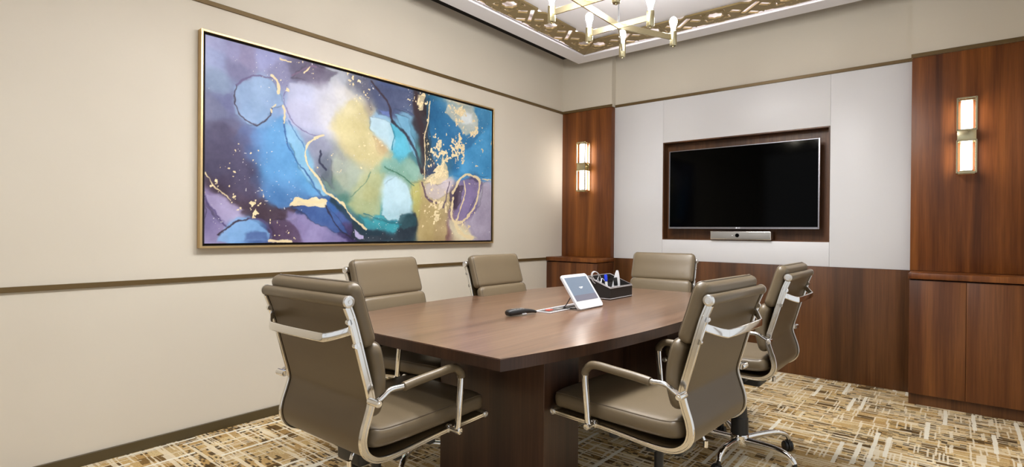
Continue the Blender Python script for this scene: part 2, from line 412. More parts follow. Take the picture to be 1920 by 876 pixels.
# ------------------------------------------------------------------ wood and white wall panels
def panel(name, label, cat, x0, x1, y0, y1, z0, z1, m, bev=.0015, group=None):
    bm = BM(); box(bm, x0, x1, y0, y1, z0, z1, bev, 2); return tag(obj(name, bm, m), label, cat, group)
panel('wood_panel', 'tall walnut pilaster panel in the left corner behind the small sconce', 'wood panel', 0.001, LX, 0, T, .861, 2.325, m_wood, .003)
panel('wood_panel', 'tall walnut pilaster panel at the right edge of the room', 'wood panel', RXP, RX - .001, 0, T, .861, 2.330, m_wood, .003)
wp = T - .012
g = 'white lacquered panels around the television'
panel('wall_panel', 'narrow white wall panel between left walnut pilaster and television niche', 'wall panel', LX + .001, NX0 - .0012, wp, T, .859, 2.325, m_white, .001, g)
panel('wall_panel', 'wide white wall panel right of the television niche', 'wall panel', NX1 + .0012, RXP - .001, wp, T, .859, 2.325, m_white, .001, g)
panel('wall_panel', 'white wall panel directly above the television niche', 'wall panel', NX0, NX1, wp, T, NZ1, 2.325, m_white, .001, g)
panel('wall_panel', 'low white wall panel directly below the television niche', 'wall panel', NX0, NX1, wp, T, .859, NZ0, m_white, .001, g)
panel('wainscot_panel', 'dark walnut wainscot panel under the white wall behind the chairs', 'wainscot', .575, 2.915, T - .020, T, 0, .858, m_wains, .001)
# niche lining
bm = BM(); d0, d1 = wp + .001, T + ND
box(bm, NX0, NX0 + .010, d0, d1, NZ0, NZ1); box(bm, NX1 - .010, NX1, d0, d1, NZ0, NZ1)
box(bm, NX0 + .01, NX1 - .01, d0, d1, NZ1 - .010, NZ1); box(bm, NX0 + .01, NX1 - .01, d0, d1, NZ0, NZ0 + .008); box(bm, NX0 + .01, NX1 - .01, d1 - .010, d1, NZ0 + .008, NZ1 - .01)
struct('trim_6', bm, m_wains)

def cabinet(name, label, x0, x1):
    r = thing(name, label, 'cabinet', ((x0 + x1) / 2, -.13, 0)); y0, y1 = -.27, T - .021
    X0, X1 = x0 - r.location.x, x1 - r.location.x; Y0, Y1 = y0 + .13, y1 + .13
    bm = BM(); box(bm, X0, X1, Y0 + .024, Y1, .07, .815, .001, 1); obj('body', bm, m_wood2, r)
    bm = BM(); box(bm, X0 + .001, X1 - .001, Y0 + .030, Y1, 0, .07); obj('plinth', bm, m_wains, r, smooth=False)
    bm = BM(); box(bm, X0 - .004 if x0 > 1 else X0, X1 + .004 if x1 < 3 else X1, Y0 - .010, Y1, .822, .860, .003, 2); obj('top_slab', bm, m_wood, r)
    mid = (X0 + X1) / 2
    for a, b in ((X0 + .001, mid - .001), (mid + .001, X1 - .001)):
        bm = BM(); box(bm, a, b, Y0 + .003, Y0 + .023, .075, .812, .0015, 2); obj('door', bm, m_wood2, r)
    return r
cabinet('low_cabinet', 'low walnut cabinet in the corner under the left pilaster', .002, .575)
cabinet('low_cabinet', 'low walnut cabinet with two doors under the right pilaster', 2.915, RX - .002)

# ------------------------------------------------------------------ sconces
def sconce(label, x):
    r = thing('wall_sconce', label, 'wall sconce', (x, 0, 1.755), 0, 'brass wall sconces'); w, d = .0475, .095
    bm = BM(); t_ = .0045
    for z0, z1 in ((-.240, -.035), (.035, .240)):
        for sx in (-1, 1):
            for yy in (-d, -.012):
                box(bm, sx * w - t_, sx * w + t_, yy - t_, yy + t_, z0, z1)
        for z in (z0, z1):
            for yy in (-d, -.012): box(bm, -w, w, yy - t_, yy + t_, z - t_, z + t_)
            for sx in (-1, 1): box(bm, sx * w - t_, sx * w + t_, -d, -.012, z - t_, z + t_)
    obj('cage_frame', bm, m_brass, r, smooth=False)
    bm = BM(); box(bm, -w, w, -.018, 0, -.035, .035, .002); box(bm, -.018, .018, -.075, -.018, -.02, .02, .002); box(bm, -w, w, -d - .002, -d + .012, -.030, .030, .001)
    obj('mounting_band', bm, m_brass, r)
    for z0, z1 in ((-.225, -.038), (.038, .225)):
        bm = BM(); box(bm, -.029, .029, -.078, -.026, z0, z1, .008, 3); obj('glass_tube', bm, m_tube, r)
        for za, zb in ((z0 - .008, z0 - .001), (z1 + .001, z1 + .008)): bm = BM(); box(bm, -.034, .034, -.083, -.021, za, zb, .001); obj('tube_holder', bm, m_brass, r)
    return r
sconce('lit brass cage sconce on the left pilaster, seen from the side', .285)
sconce('lit brass cage sconce on the right pilaster at the picture edge', 3.197)

# ------------------------------------------------------------------ painting
INK = 1
INK_SPOTS = [(0.039, 1.085, 150, 155, 200), (0.136, 1.083, 140, 140, 185), (0.209, 1.057, 135, 130, 170), (0.039, 0.984, 138, 150, 195), (0.053, 0.872, 125, 145, 180), (0.166, 0.971, 120, 120, 160), (0.332, 1.088, 145, 150, 200), (0.11, 0.781, 105, 110, 155), (0.041, 0.724, 110, 115, 150), (0.069, 0.598, 90, 88, 120), (0.139, 0.638, 95, 95, 130), (0.212, 0.619, 85, 100, 150), (0.056, 0.451, 75, 70, 100), (0.14, 0.489, 75, 70, 105), (0.213, 0.407, 62, 58, 92), (0.288, 0.506, 75, 110, 170), (0.303, 0.617, 85, 125, 185), (0.399, 0.63, 90, 150, 205), (0.449, 0.525, 80, 150, 210), (0.368, 0.421, 75, 140, 205), (0.45, 0.396, 85, 155, 215), (0.369, 0.295, 65, 110, 175), (0.214, 0.316, 65, 55, 85), (0.098, 0.308, 70, 55, 80), (0.271, 0.812, 135, 165, 205), (0.211, 0.861, 130, 155, 200), (0.317, 0.898, 140, 170, 210), (0.303, 0.74, 120, 160, 210), (0.234, 0.759, 128, 160, 208), (0.349, 0.827, 130, 158, 205), (0.413, 0.998, 130, 130, 170), (0.531, 1.042, 100, 95, 125), (0.62, 1.079, 105, 95, 125), (0.567, 0.934, 160, 175, 215), (0.533, 0.796, 175, 175, 210), (0.658, 0.835, 190, 190, 215), (0.713, 0.965, 180, 185, 210), (0.789, 1.067, 170, 175, 190), (0.83, 0.936, 205, 205, 205), (0.753, 0.784, 190, 190, 205), (0.911, 0.934, 205, 195, 165), (0.851, 0.8, 205, 195, 140), (0.954, 0.763, 200, 185, 135), (1.017, 0.9, 170, 160, 140), (0.913, 0.65, 190, 180, 140), (1.129, 0.659, 195, 170, 125), (1.02, 0.554, 190, 180, 130), (0.952, 1.05, 110, 115, 130), (1.015, 1.082, 85, 90, 115), (1.172, 1.041, 70, 85, 130), (1.314, 1.051, 75, 90, 130), (1.266, 0.964, 70, 85, 125), (1.128, 0.845, 140, 180, 215), (1.174, 0.778, 150, 200, 225), (1.292, 0.757, 90, 180, 215), (1.318, 0.663, 70, 170, 205), (1.365, 0.865, 110, 160, 195), (1.416, 0.794, 90, 150, 180), (1.469, 0.642, 70, 130, 140), (1.493, 0.845, 50, 45, 55), (1.518, 0.99, 60, 50, 55), (1.547, 0.692, 50, 55, 60), (1.626, 1.01, 40, 110, 150), (1.683, 0.875, 35, 120, 170), (1.915, 1.062, 200, 190, 160), (2.009, 1.013, 190, 200, 200), (1.798, 0.828, 40, 120, 180), (1.917, 0.867, 60, 130, 190), (2.171, 1.063, 60, 150, 200), (2.241, 0.914, 50, 150, 205), (2.209, 0.727, 50, 140, 205), (2.076, 0.756, 55, 130, 190), (1.921, 0.563, 60, 140, 200), (2.21, 0.59, 60, 150, 215), (1.63, 0.537, 45, 60, 90), (1.743, 0.547, 190, 170, 125), (1.631, 0.434, 195, 180, 140), (0.678, 0.602, 150, 155, 175), (0.623, 0.645, 140, 150, 185), (0.716, 0.521, 110, 120, 140), (0.679, 0.45, 90, 105, 115), (0.794, 0.495, 150, 155, 150), (0.834, 0.394, 150, 160, 135), (0.957, 0.439, 170, 185, 165), (1.043, 0.336, 175, 180, 125), (0.957, 0.367, 155, 175, 150), (0.795, 0.356, 110, 140, 130), (0.875, 0.255, 80, 130, 120), (0.958, 0.241, 110, 150, 120), (1.022, 0.225, 120, 165, 135), (1.131, 0.454, 165, 185, 150), (1.223, 0.557, 130, 180, 170), (1.369, 0.493, 120, 160, 140), (1.418, 0.557, 130, 165, 150), (1.224, 0.385, 180, 215, 230), (1.296, 0.313, 170, 215, 230), (1.225, 0.233, 140, 200, 220), (1.134, 0.155, 70, 165, 180), (1.001, 0.152, 50, 110, 120), (1.226, 0.118, 40, 130, 150), (1.371, 0.258, 150, 200, 205), (1.472, 0.342, 180, 175, 100), (1.499, 0.243, 185, 165, 110), (1.372, 0.14, 40, 75, 90), (1.348, 0.062, 35, 60, 75), (1.135, 0.061, 40, 50, 65), (1.002, 0.061, 40, 40, 65), (1.58, 0.124, 185, 160, 110), (1.633, 0.248, 190, 165, 120), (1.688, 0.375, 180, 165, 165), (1.773, 0.423, 195, 185, 200), (1.877, 0.344, 75, 60, 80), (2.016, 0.395, 100, 85, 140), (2.112, 0.491, 85, 75, 110), (2.017, 0.285, 105, 88, 140), (2.213, 0.407, 165, 160, 180), (2.249, 0.202, 155, 145, 170), (2.083, 0.131, 150, 140, 165), (1.957, 0.063, 200, 185, 150), (1.748, 0.084, 120, 80, 80), (1.864, 0.171, 140, 115, 130), (0.589, 0.375, 90, 165, 215), (0.535, 0.502, 95, 165, 215), (0.606, 0.476, 120, 180, 215), (0.016, 0.216, 140, 125, 170), (0.071, 0.219, 165, 155, 200), (0.141, 0.192, 170, 165, 205), (0.03, 0.101, 120, 110, 160), (0.072, 0.043, 130, 120, 165), (0.185, 0.088, 120, 165, 220), (0.26, 0.104, 110, 165, 225), (0.157, 0.043, 100, 150, 215), (0.291, 0.059, 60, 90, 150), (0.306, 0.183, 80, 60, 80), (0.418, 0.155, 90, 70, 100), (0.402, 0.075, 70, 45, 75), (0.452, 0.043, 80, 55, 85), (0.468, 0.172, 145, 135, 175), (0.572, 0.159, 120, 110, 160), (0.537, 0.092, 110, 90, 140), (0.663, 0.076, 140, 130, 180), (0.777, 0.043, 120, 115, 165), (0.608, 0.21, 55, 75, 130), (0.681, 0.178, 45, 80, 140), (0.757, 0.215, 45, 90, 160), (0.836, 0.148, 60, 85, 150), (0.836, 0.078, 70, 60, 110), (0.918, 0.042, 60, 50, 95), (0.185, 0.254, 70, 52, 75), (0.537, 0.223, 50, 60, 110)]
INK_VEINS = [((48, 34, 48), 0.003, [(0.166, 0.881), (0.152, 0.804), (0.174, 0.733), (0.227, 0.682), (0.295, 0.68), (0.35, 0.725), (0.366, 0.783)]), ((100, 90, 130), 0.0052, [(0.166, 0.881), (0.21, 0.924), (0.286, 0.956), (0.364, 0.968)]), ((105, 95, 140), 0.0024, [(0.455, 0.943), (0.447, 0.846), (0.481, 0.755), (0.533, 0.698), (0.623, 0.662), (0.696, 0.681)]), ((45, 85, 145), 0.004, [(0.439, 0.732), (0.448, 0.637), (0.509, 0.515), (0.588, 0.416), (0.662, 0.33), (0.737, 0.266)]), ((60, 100, 160), 0.0024, [(0.473, 0.738), (0.516, 0.647), (0.569, 0.588), (0.606, 0.443)]), ((48, 34, 48), 0.0083, [(1.059, 1.101), (1.149, 1.036), (1.219, 0.956), (1.248, 0.865)]), ((38, 34, 48), 0.0115, [(1.248, 0.865), (1.292, 0.824), (1.366, 0.787), (1.443, 0.679), (1.522, 0.527)]), ((52, 36, 42), 0.0238, [(1.452, 1.108), (1.466, 0.981), (1.506, 0.847), (1.526, 0.709), (1.538, 0.528)]), ((30, 70, 95), 0.0082, [(1.584, 1.084), (1.572, 0.898), (1.601, 0.76), (1.589, 0.574)]), ((70, 60, 105), 0.0043, [(0.003, 0.259), (0.057, 0.16), (0.113, 0.102)]), ((48, 34, 48), 0.0058, [(0.072, 0.043), (0.113, 0.088), (0.171, 0.126), (0.237, 0.142)]), ((75, 65, 110), 0.0046, [(0.237, 0.142), (0.306, 0.128), (0.354, 0.067), (0.346, 0.004)]), ((28, 52, 66), 0.0172, [(0.756, 0.267), (0.855, 0.201), (0.938, 0.123), (1.024, 0.061), (1.135, 0.052)]), ((95, 130, 110), 0.0027, [(0.895, 0.292), (0.999, 0.388), (1.053, 0.484)]), ((60, 110, 90), 0.0047, [(1.176, 0.523), (1.319, 0.479), (1.445, 0.42)]), ((40, 105, 120), 0.0036, [(1.001, 0.197), (1.134, 0.155), (1.322, 0.13)]), ((35, 115, 140), 0.0038, [(1.232, 0.844), (1.256, 0.752), (1.245, 0.655)]), ((60, 75, 110), 0.0038, [(1.255, 0.943), (1.339, 0.968), (1.44, 0.937)]), ((40, 45, 70), 0.0059, [(0.678, 0.585), (0.669, 0.516), (0.717, 0.453)]), ((35, 30, 50), 0.0043, [(0.718, 0.231), (0.796, 0.112), (0.918, 0.016)]), ((120, 95, 125), 0.0048, [(0.48, 1.005), (0.531, 1.042), (0.601, 1.1), (0.656, 1.104)]), ((90, 70, 85), 0.0071, [(1.523, 0.446), (1.578, 0.328), (1.674, 0.291)]), ((85, 70, 95), 0.0064, [(1.802, 0.467), (1.774, 0.338), (1.746, 0.252)]), ((60, 45, 62), 0.0281, [(1.892, 0.42), (1.878, 0.279)]), ((226, 208, 165), 0.0059, [(0.696, 0.681), (0.605, 0.626), (0.578, 0.556), (0.606, 0.46), (0.68, 0.382), (0.737, 0.3), (0.835, 0.253), (0.917, 0.168), (1.023, 0.088)]), ((226, 208, 165), 0.0114, [(0.488, 0.241), (0.536, 0.266), (0.589, 0.255), (0.662, 0.266), (0.718, 0.262)]), ((226, 208, 165), 0.0078, [(0.364, 0.979), (0.4, 0.944), (0.407, 0.889)]), ((226, 208, 165), 0.0071, [(0.361, 0.774), (0.366, 0.759)]), ((226, 208, 165), 0.0039, [(0.365, 0.791), (0.39, 0.811)]), ((226, 208, 165), 0.0056, [(0.439, 0.812), (0.451, 0.774), (0.44, 0.724)]), ((226, 208, 165), 0.0051, [(1.544, 0.488), (1.553, 0.652), (1.536, 0.791), (1.572, 0.919), (1.603, 1.067)]), ((226, 208, 165), 0.0097, [(1.847, 0.385), (1.921, 0.494), (2.046, 0.539), (2.161, 0.517), (2.146, 0.403), (2.082, 0.265), (1.987, 0.162), (1.88, 0.139), (1.834, 0.213), (1.856, 0.343)]), ((226, 208, 165), 0.0066, [(1.977, 0.481), (1.991, 0.372), (1.939, 0.26), (1.895, 0.161)]), ((226, 208, 165), 0.0046, [(2.194, 0.516), (2.311, 0.525)]), ((226, 208, 165), 0.0063, [(0.346, 0.012), (0.486, 0.007)]), ((226, 208, 165), 0.013, [(1.88, 0.128), (1.926, 0.063), (2.084, 0.014)]), ((226, 208, 165), 0.004, [(0.412, 1.093), (0.479, 1.094)]), ((226, 208, 165), 0.0033, [(0.601, 1.1), (0.566, 1.041)]), ((226, 208, 165), 0.0029, [(0.002, 0.373), (0.057, 0.298), (0.127, 0.243)])]
LEAF_AREAS = [(0.275, 0.212, 0.092, 0.5), (0.043, 0.319, 0.058, 0.35), (0.141, 0.259, 0.067, 0.35), (0.369, 0.177, 0.095, 0.45), (0.419, 0.059, 0.08, 0.2), (1.916, 1.03, 0.108, 0.9), (2.058, 0.91, 0.111, 0.85), (1.873, 0.731, 0.14, 0.8), (1.713, 0.67, 0.125, 0.8), (1.655, 0.829, 0.103, 0.3), (1.714, 0.534, 0.115, 0.95), (1.617, 0.453, 0.093, 0.8), (1.689, 0.209, 0.146, 0.75), (0.92, 1.088, 0.071, 0.7), (1.504, 1.068, 0.09, 0.75), (1.016, 1.009, 0.073, 0.35), (0.656, 1.054, 0.101, 0.25), (0.213, 0.452, 0.136, 0.08), (2.175, 0.768, 0.136, 0.15), (2.111, 0.581, 0.112, 0.1), (1.041, 0.629, 0.128, 0.15), (1.926, 0.085, 0.109, 0.6), (2.048, 0.375, 0.133, 0.2), (0.321, 0.292, 0.062, 0.3), (0.755, 0.491, 0.086, 0.12), (0.43, 0.922, 0.064, 0.12), (1.107, 0.638, 0.074, 0.25)]
INK_SHAPES = [((138, 168, 208), 0.0045, 0.75, [(0.166, 0.881), (0.21, 0.924), (0.286, 0.953), (0.364, 0.963), (0.405, 0.885), (0.422, 0.825), (0.366, 0.783), (0.35, 0.725), (0.295, 0.68), (0.227, 0.682), (0.174, 0.733), (0.152, 0.804)]), ((178, 182, 212), 0.0161, 0.8, [(0.471, 0.979), (0.566, 0.992), (0.657, 0.995), (0.732, 0.969), (0.79, 0.911), (0.772, 0.804), (0.715, 0.692), (0.623, 0.662), (0.533, 0.707), (0.473, 0.77), (0.45, 0.862)]), ((205, 205, 210), 0.0422, 0.75, [(0.675, 0.974), (0.789, 1.05), (0.91, 1.023), (0.995, 0.951), (0.911, 0.863), (0.791, 0.79), (0.734, 0.695), (0.677, 0.754), (0.658, 0.886)]), ((102, 94, 120), 0.0129, 0.8, [(0.48, 1.013), (0.601, 1.108), (0.789, 1.093), (0.675, 0.974), (0.566, 1.009)]), ((90, 92, 115), 0.0142, 0.8, [(0.889, 1.099), (1.059, 1.092), (1.06, 0.908), (0.995, 0.987), (0.91, 1.05)]), ((206, 195, 142), 0.0209, 0.85, [(0.801, 0.852), (0.89, 0.948), (0.995, 0.932), (1.039, 0.831), (1.106, 0.73), (1.222, 0.614), (1.13, 0.547), (0.998, 0.515), (0.893, 0.576), (0.792, 0.686), (0.753, 0.732)]), ((190, 160, 120), 0.0148, 0.6, [(1.084, 0.746), (1.152, 0.718), (1.222, 0.633), (1.13, 0.622)]), ((140, 145, 172), 0.0099, 0.8, [(0.587, 0.624), (0.696, 0.672), (0.754, 0.594), (0.736, 0.455), (0.68, 0.382), (0.615, 0.477)]), ((95, 105, 122), 0.0135, 0.7, [(0.66, 0.515), (0.735, 0.558), (0.775, 0.354), (0.717, 0.368), (0.661, 0.431)]), ((165, 178, 165), 0.0258, 0.6, [(0.754, 0.525), (0.914, 0.543), (1.064, 0.485), (1.021, 0.408), (0.895, 0.309), (0.794, 0.391)]), ((75, 85, 120), 0.011, 0.8, [(1.059, 1.101), (1.439, 1.105), (1.427, 0.935), (1.267, 0.955), (1.232, 0.882), (1.105, 0.879), (1.06, 0.981)]), ((100, 120, 190), 0.0074, 0.8, [(1.105, 0.916), (1.231, 0.929), (1.243, 0.874), (1.128, 0.883)]), ((185, 215, 228), 0.0092, 0.85, [(1.045, 0.85), (1.128, 0.845), (1.232, 0.834), (1.268, 0.773), (1.245, 0.674), (1.21, 0.669), (1.129, 0.734), (1.061, 0.779)]), ((85, 185, 215), 0.0076, 0.85, [(1.232, 0.834), (1.341, 0.822), (1.443, 0.699), (1.367, 0.63), (1.246, 0.616), (1.261, 0.733)]), ((110, 170, 205), 0.0096, 0.8, [(1.267, 0.907), (1.402, 0.91), (1.429, 0.796), (1.482, 0.603), (1.417, 0.676), (1.341, 0.822)]), ((130, 180, 165), 0.0226, 0.6, [(1.176, 0.571), (1.367, 0.611), (1.496, 0.524), (1.471, 0.442), (1.271, 0.485), (1.131, 0.491)]), ((38, 108, 158), 0.0082, 0.8, [(1.597, 1.097), (1.795, 1.104), (2.138, 1.102), (2.304, 1.109), (2.304, 0.54), (2.111, 0.558), (1.801, 0.51), (1.629, 0.619), (1.586, 0.819)]), ((62, 150, 208), 0.0324, 0.8, [(2.305, 1.016), (2.304, 0.54), (2.078, 0.567), (1.831, 0.523), (1.981, 0.701), (2.14, 0.9)]), ((205, 195, 170), 0.0169, 0.7, [(1.795, 1.098), (2.072, 1.108), (2.139, 1.012), (2.107, 0.917), (1.979, 0.876), (1.886, 0.97), (1.767, 1.014)]), ((200, 208, 212), 0.0261, 0.8, [(1.931, 1.054), (2.073, 1.068), (2.074, 0.979), (1.963, 0.972)]), ((185, 218, 232), 0.0131, 0.9, [(1.154, 0.418), (1.271, 0.465), (1.394, 0.417), (1.426, 0.32), (1.422, 0.21), (1.322, 0.159), (1.203, 0.147), (1.145, 0.192)]), ((180, 185, 135), 0.0179, 0.8, [(0.916, 0.311), (1.042, 0.483), (1.131, 0.491), (1.143, 0.38), (1.133, 0.192), (1.045, 0.171), (0.959, 0.187), (0.875, 0.255)]), ((185, 180, 105), 0.0159, 0.8, [(1.432, 0.439), (1.518, 0.446), (1.525, 0.204), (1.468, 0.162), (1.434, 0.28)]), ((55, 160, 175), 0.0108, 0.85, [(0.959, 0.187), (1.111, 0.145), (1.322, 0.13), (1.347, 0.159), (1.274, 0.081), (1.134, 0.07), (1.023, 0.097)]), ((42, 55, 68), 0.0089, 0.9, [(0.917, 0.15), (1.023, 0.083), (1.135, 0.061), (1.274, 0.071), (1.347, 0.159), (1.46, 0.202), (1.474, 0.062), (1.423, 0.002), (1.003, -0.003), (0.918, 0.042)]), ((50, 90, 100), 0.0058, 0.8, [(1.322, 0.198), (1.396, 0.21), (1.46, 0.162), (1.448, 0.092), (1.347, 0.081), (1.298, 0.139)]), ((188, 168, 115), 0.0121, 0.85, [(1.497, 0.444), (1.631, 0.475), (1.803, 0.382), (1.804, 0.212), (1.777, 0.01), (1.475, 0.002), (1.499, 0.163), (1.525, 0.285)]), ((190, 178, 182), 0.0122, 0.85, [(1.55, 0.428), (1.715, 0.461), (1.846, 0.471), (1.803, 0.382), (1.66, 0.311), (1.564, 0.347)]), ((120, 105, 150), 0.0065, 0.85, [(1.891, 0.474), (2.079, 0.522), (2.195, 0.497), (2.113, 0.356), (1.987, 0.173), (1.879, 0.171), (1.848, 0.299)]), ((75, 60, 80), 0.0065, 0.85, [(1.876, 0.441), (1.968, 0.436), (1.939, 0.303), (1.878, 0.257), (1.847, 0.342)]), ((165, 155, 180), 0.0137, 0.85, [(2.195, 0.486), (2.304, 0.506), (2.31, 0.006), (2.117, 0.008), (2.05, 0.175), (2.163, 0.314)]), ((205, 195, 160), 0.0064, 0.85, [(1.82, 0.17), (1.925, 0.129), (2.117, 0.019), (1.866, 0.009), (1.82, 0.084)]), ((78, 72, 104), 0.0429, 0.7, [(0.001, 0.588), (0.096, 0.661), (0.212, 0.589), (0.273, 0.474), (0.305, 0.353), (0.184, 0.269), (0.043, 0.362), (0.002, 0.416)]), ((82, 148, 208), 0.0277, 0.8, [(0.288, 0.661), (0.439, 0.748), (0.474, 0.56), (0.588, 0.425), (0.718, 0.299), (0.607, 0.285), (0.468, 0.22), (0.353, 0.231), (0.305, 0.353), (0.273, 0.505)]), ((68, 115, 175), 0.0311, 0.6, [(0.321, 0.354), (0.536, 0.371), (0.625, 0.294), (0.468, 0.22), (0.337, 0.231)]), ((72, 55, 70), 0.0115, 0.8, [(0.002, 0.388), (0.112, 0.28), (0.214, 0.225), (0.305, 0.276), (0.418, 0.218), (0.572, 0.241), (0.502, 0.173), (0.37, 0.138), (0.215, 0.164), (0.141, 0.207), (0.002, 0.316)]), ((130, 185, 220), 0.0064, 0.75, [(0.448, 0.717), (0.507, 0.694), (0.587, 0.59), (0.642, 0.429), (0.737, 0.3), (0.699, 0.29), (0.588, 0.416), (0.509, 0.515), (0.457, 0.622)]), ((168, 158, 200), 0.0057, 0.85, [(0.003, 0.273), (0.084, 0.263), (0.214, 0.195), (0.171, 0.141), (0.113, 0.11), (0.057, 0.174), (0.003, 0.244)]), ((130, 120, 168), 0.0072, 0.85, [(0.003, 0.23), (0.057, 0.16), (0.106, 0.087), (0.065, 0.029), (0.004, 0.007)]), ((85, 65, 95), 0.0157, 0.8, [(0.353, 0.153), (0.537, 0.141), (0.573, 0.001), (0.37, 0.004)]), ((138, 128, 180), 0.0161, 0.75, [(0.468, 0.204), (0.608, 0.151), (0.72, 0.077), (0.837, 0.043), (0.918, -0.002), (0.573, -0.004), (0.537, 0.092), (0.452, 0.155)]), ((120, 168, 222), 0.0044, 0.9, [(0.072, 0.043), (0.113, 0.088), (0.171, 0.13), (0.237, 0.142), (0.306, 0.128), (0.354, 0.059), (0.346, 0.004), (0.079, 0.002)]), ((70, 95, 155), 0.0061, 0.85, [(0.215, 0.043), (0.276, 0.066), (0.338, 0.059), (0.339, 0.004), (0.201, 0.004)]), ((52, 85, 150), 0.0098, 0.85, [(0.502, 0.222), (0.718, 0.245), (0.836, 0.148), (0.897, 0.06), (0.797, 0.077), (0.663, 0.11), (0.572, 0.175)]), ((185, 175, 220), 0.0036, 0.9, [(0.928, 0.087), (1.002, 0.061), (0.998, 0.028), (0.943, 0.042)]), ((226, 208, 165), 0.0016, 0.95, [(0.481, 0.237), (0.51, 0.284), (0.545, 0.289), (0.58, 0.267), (0.662, 0.286), (0.728, 0.262), (0.718, 0.231), (0.59, 0.226), (0.528, 0.231)]), ((215, 198, 155), 0.0021, 0.85, [(1.742, 0.673), (1.786, 0.593), (1.807, 0.51), (1.715, 0.461), (1.55, 0.438), (1.576, 0.481), (1.672, 0.52), (1.714, 0.607)]), ((222, 205, 165), 0.0021, 0.9, [(1.698, 0.793), (1.735, 0.788), (1.741, 0.736), (1.707, 0.711), (1.684, 0.75)]), ((222, 205, 165), 0.002, 0.85, [(1.485, 1.105), (1.549, 1.106), (1.523, 1.001), (1.481, 0.984), (1.46, 1.04)]), ((226, 208, 165), 0.0016, 0.9, [(0.346, 0.019), (0.403, 0.014), (0.486, 0.019), (0.49, 0.001), (0.346, -0.001)])]

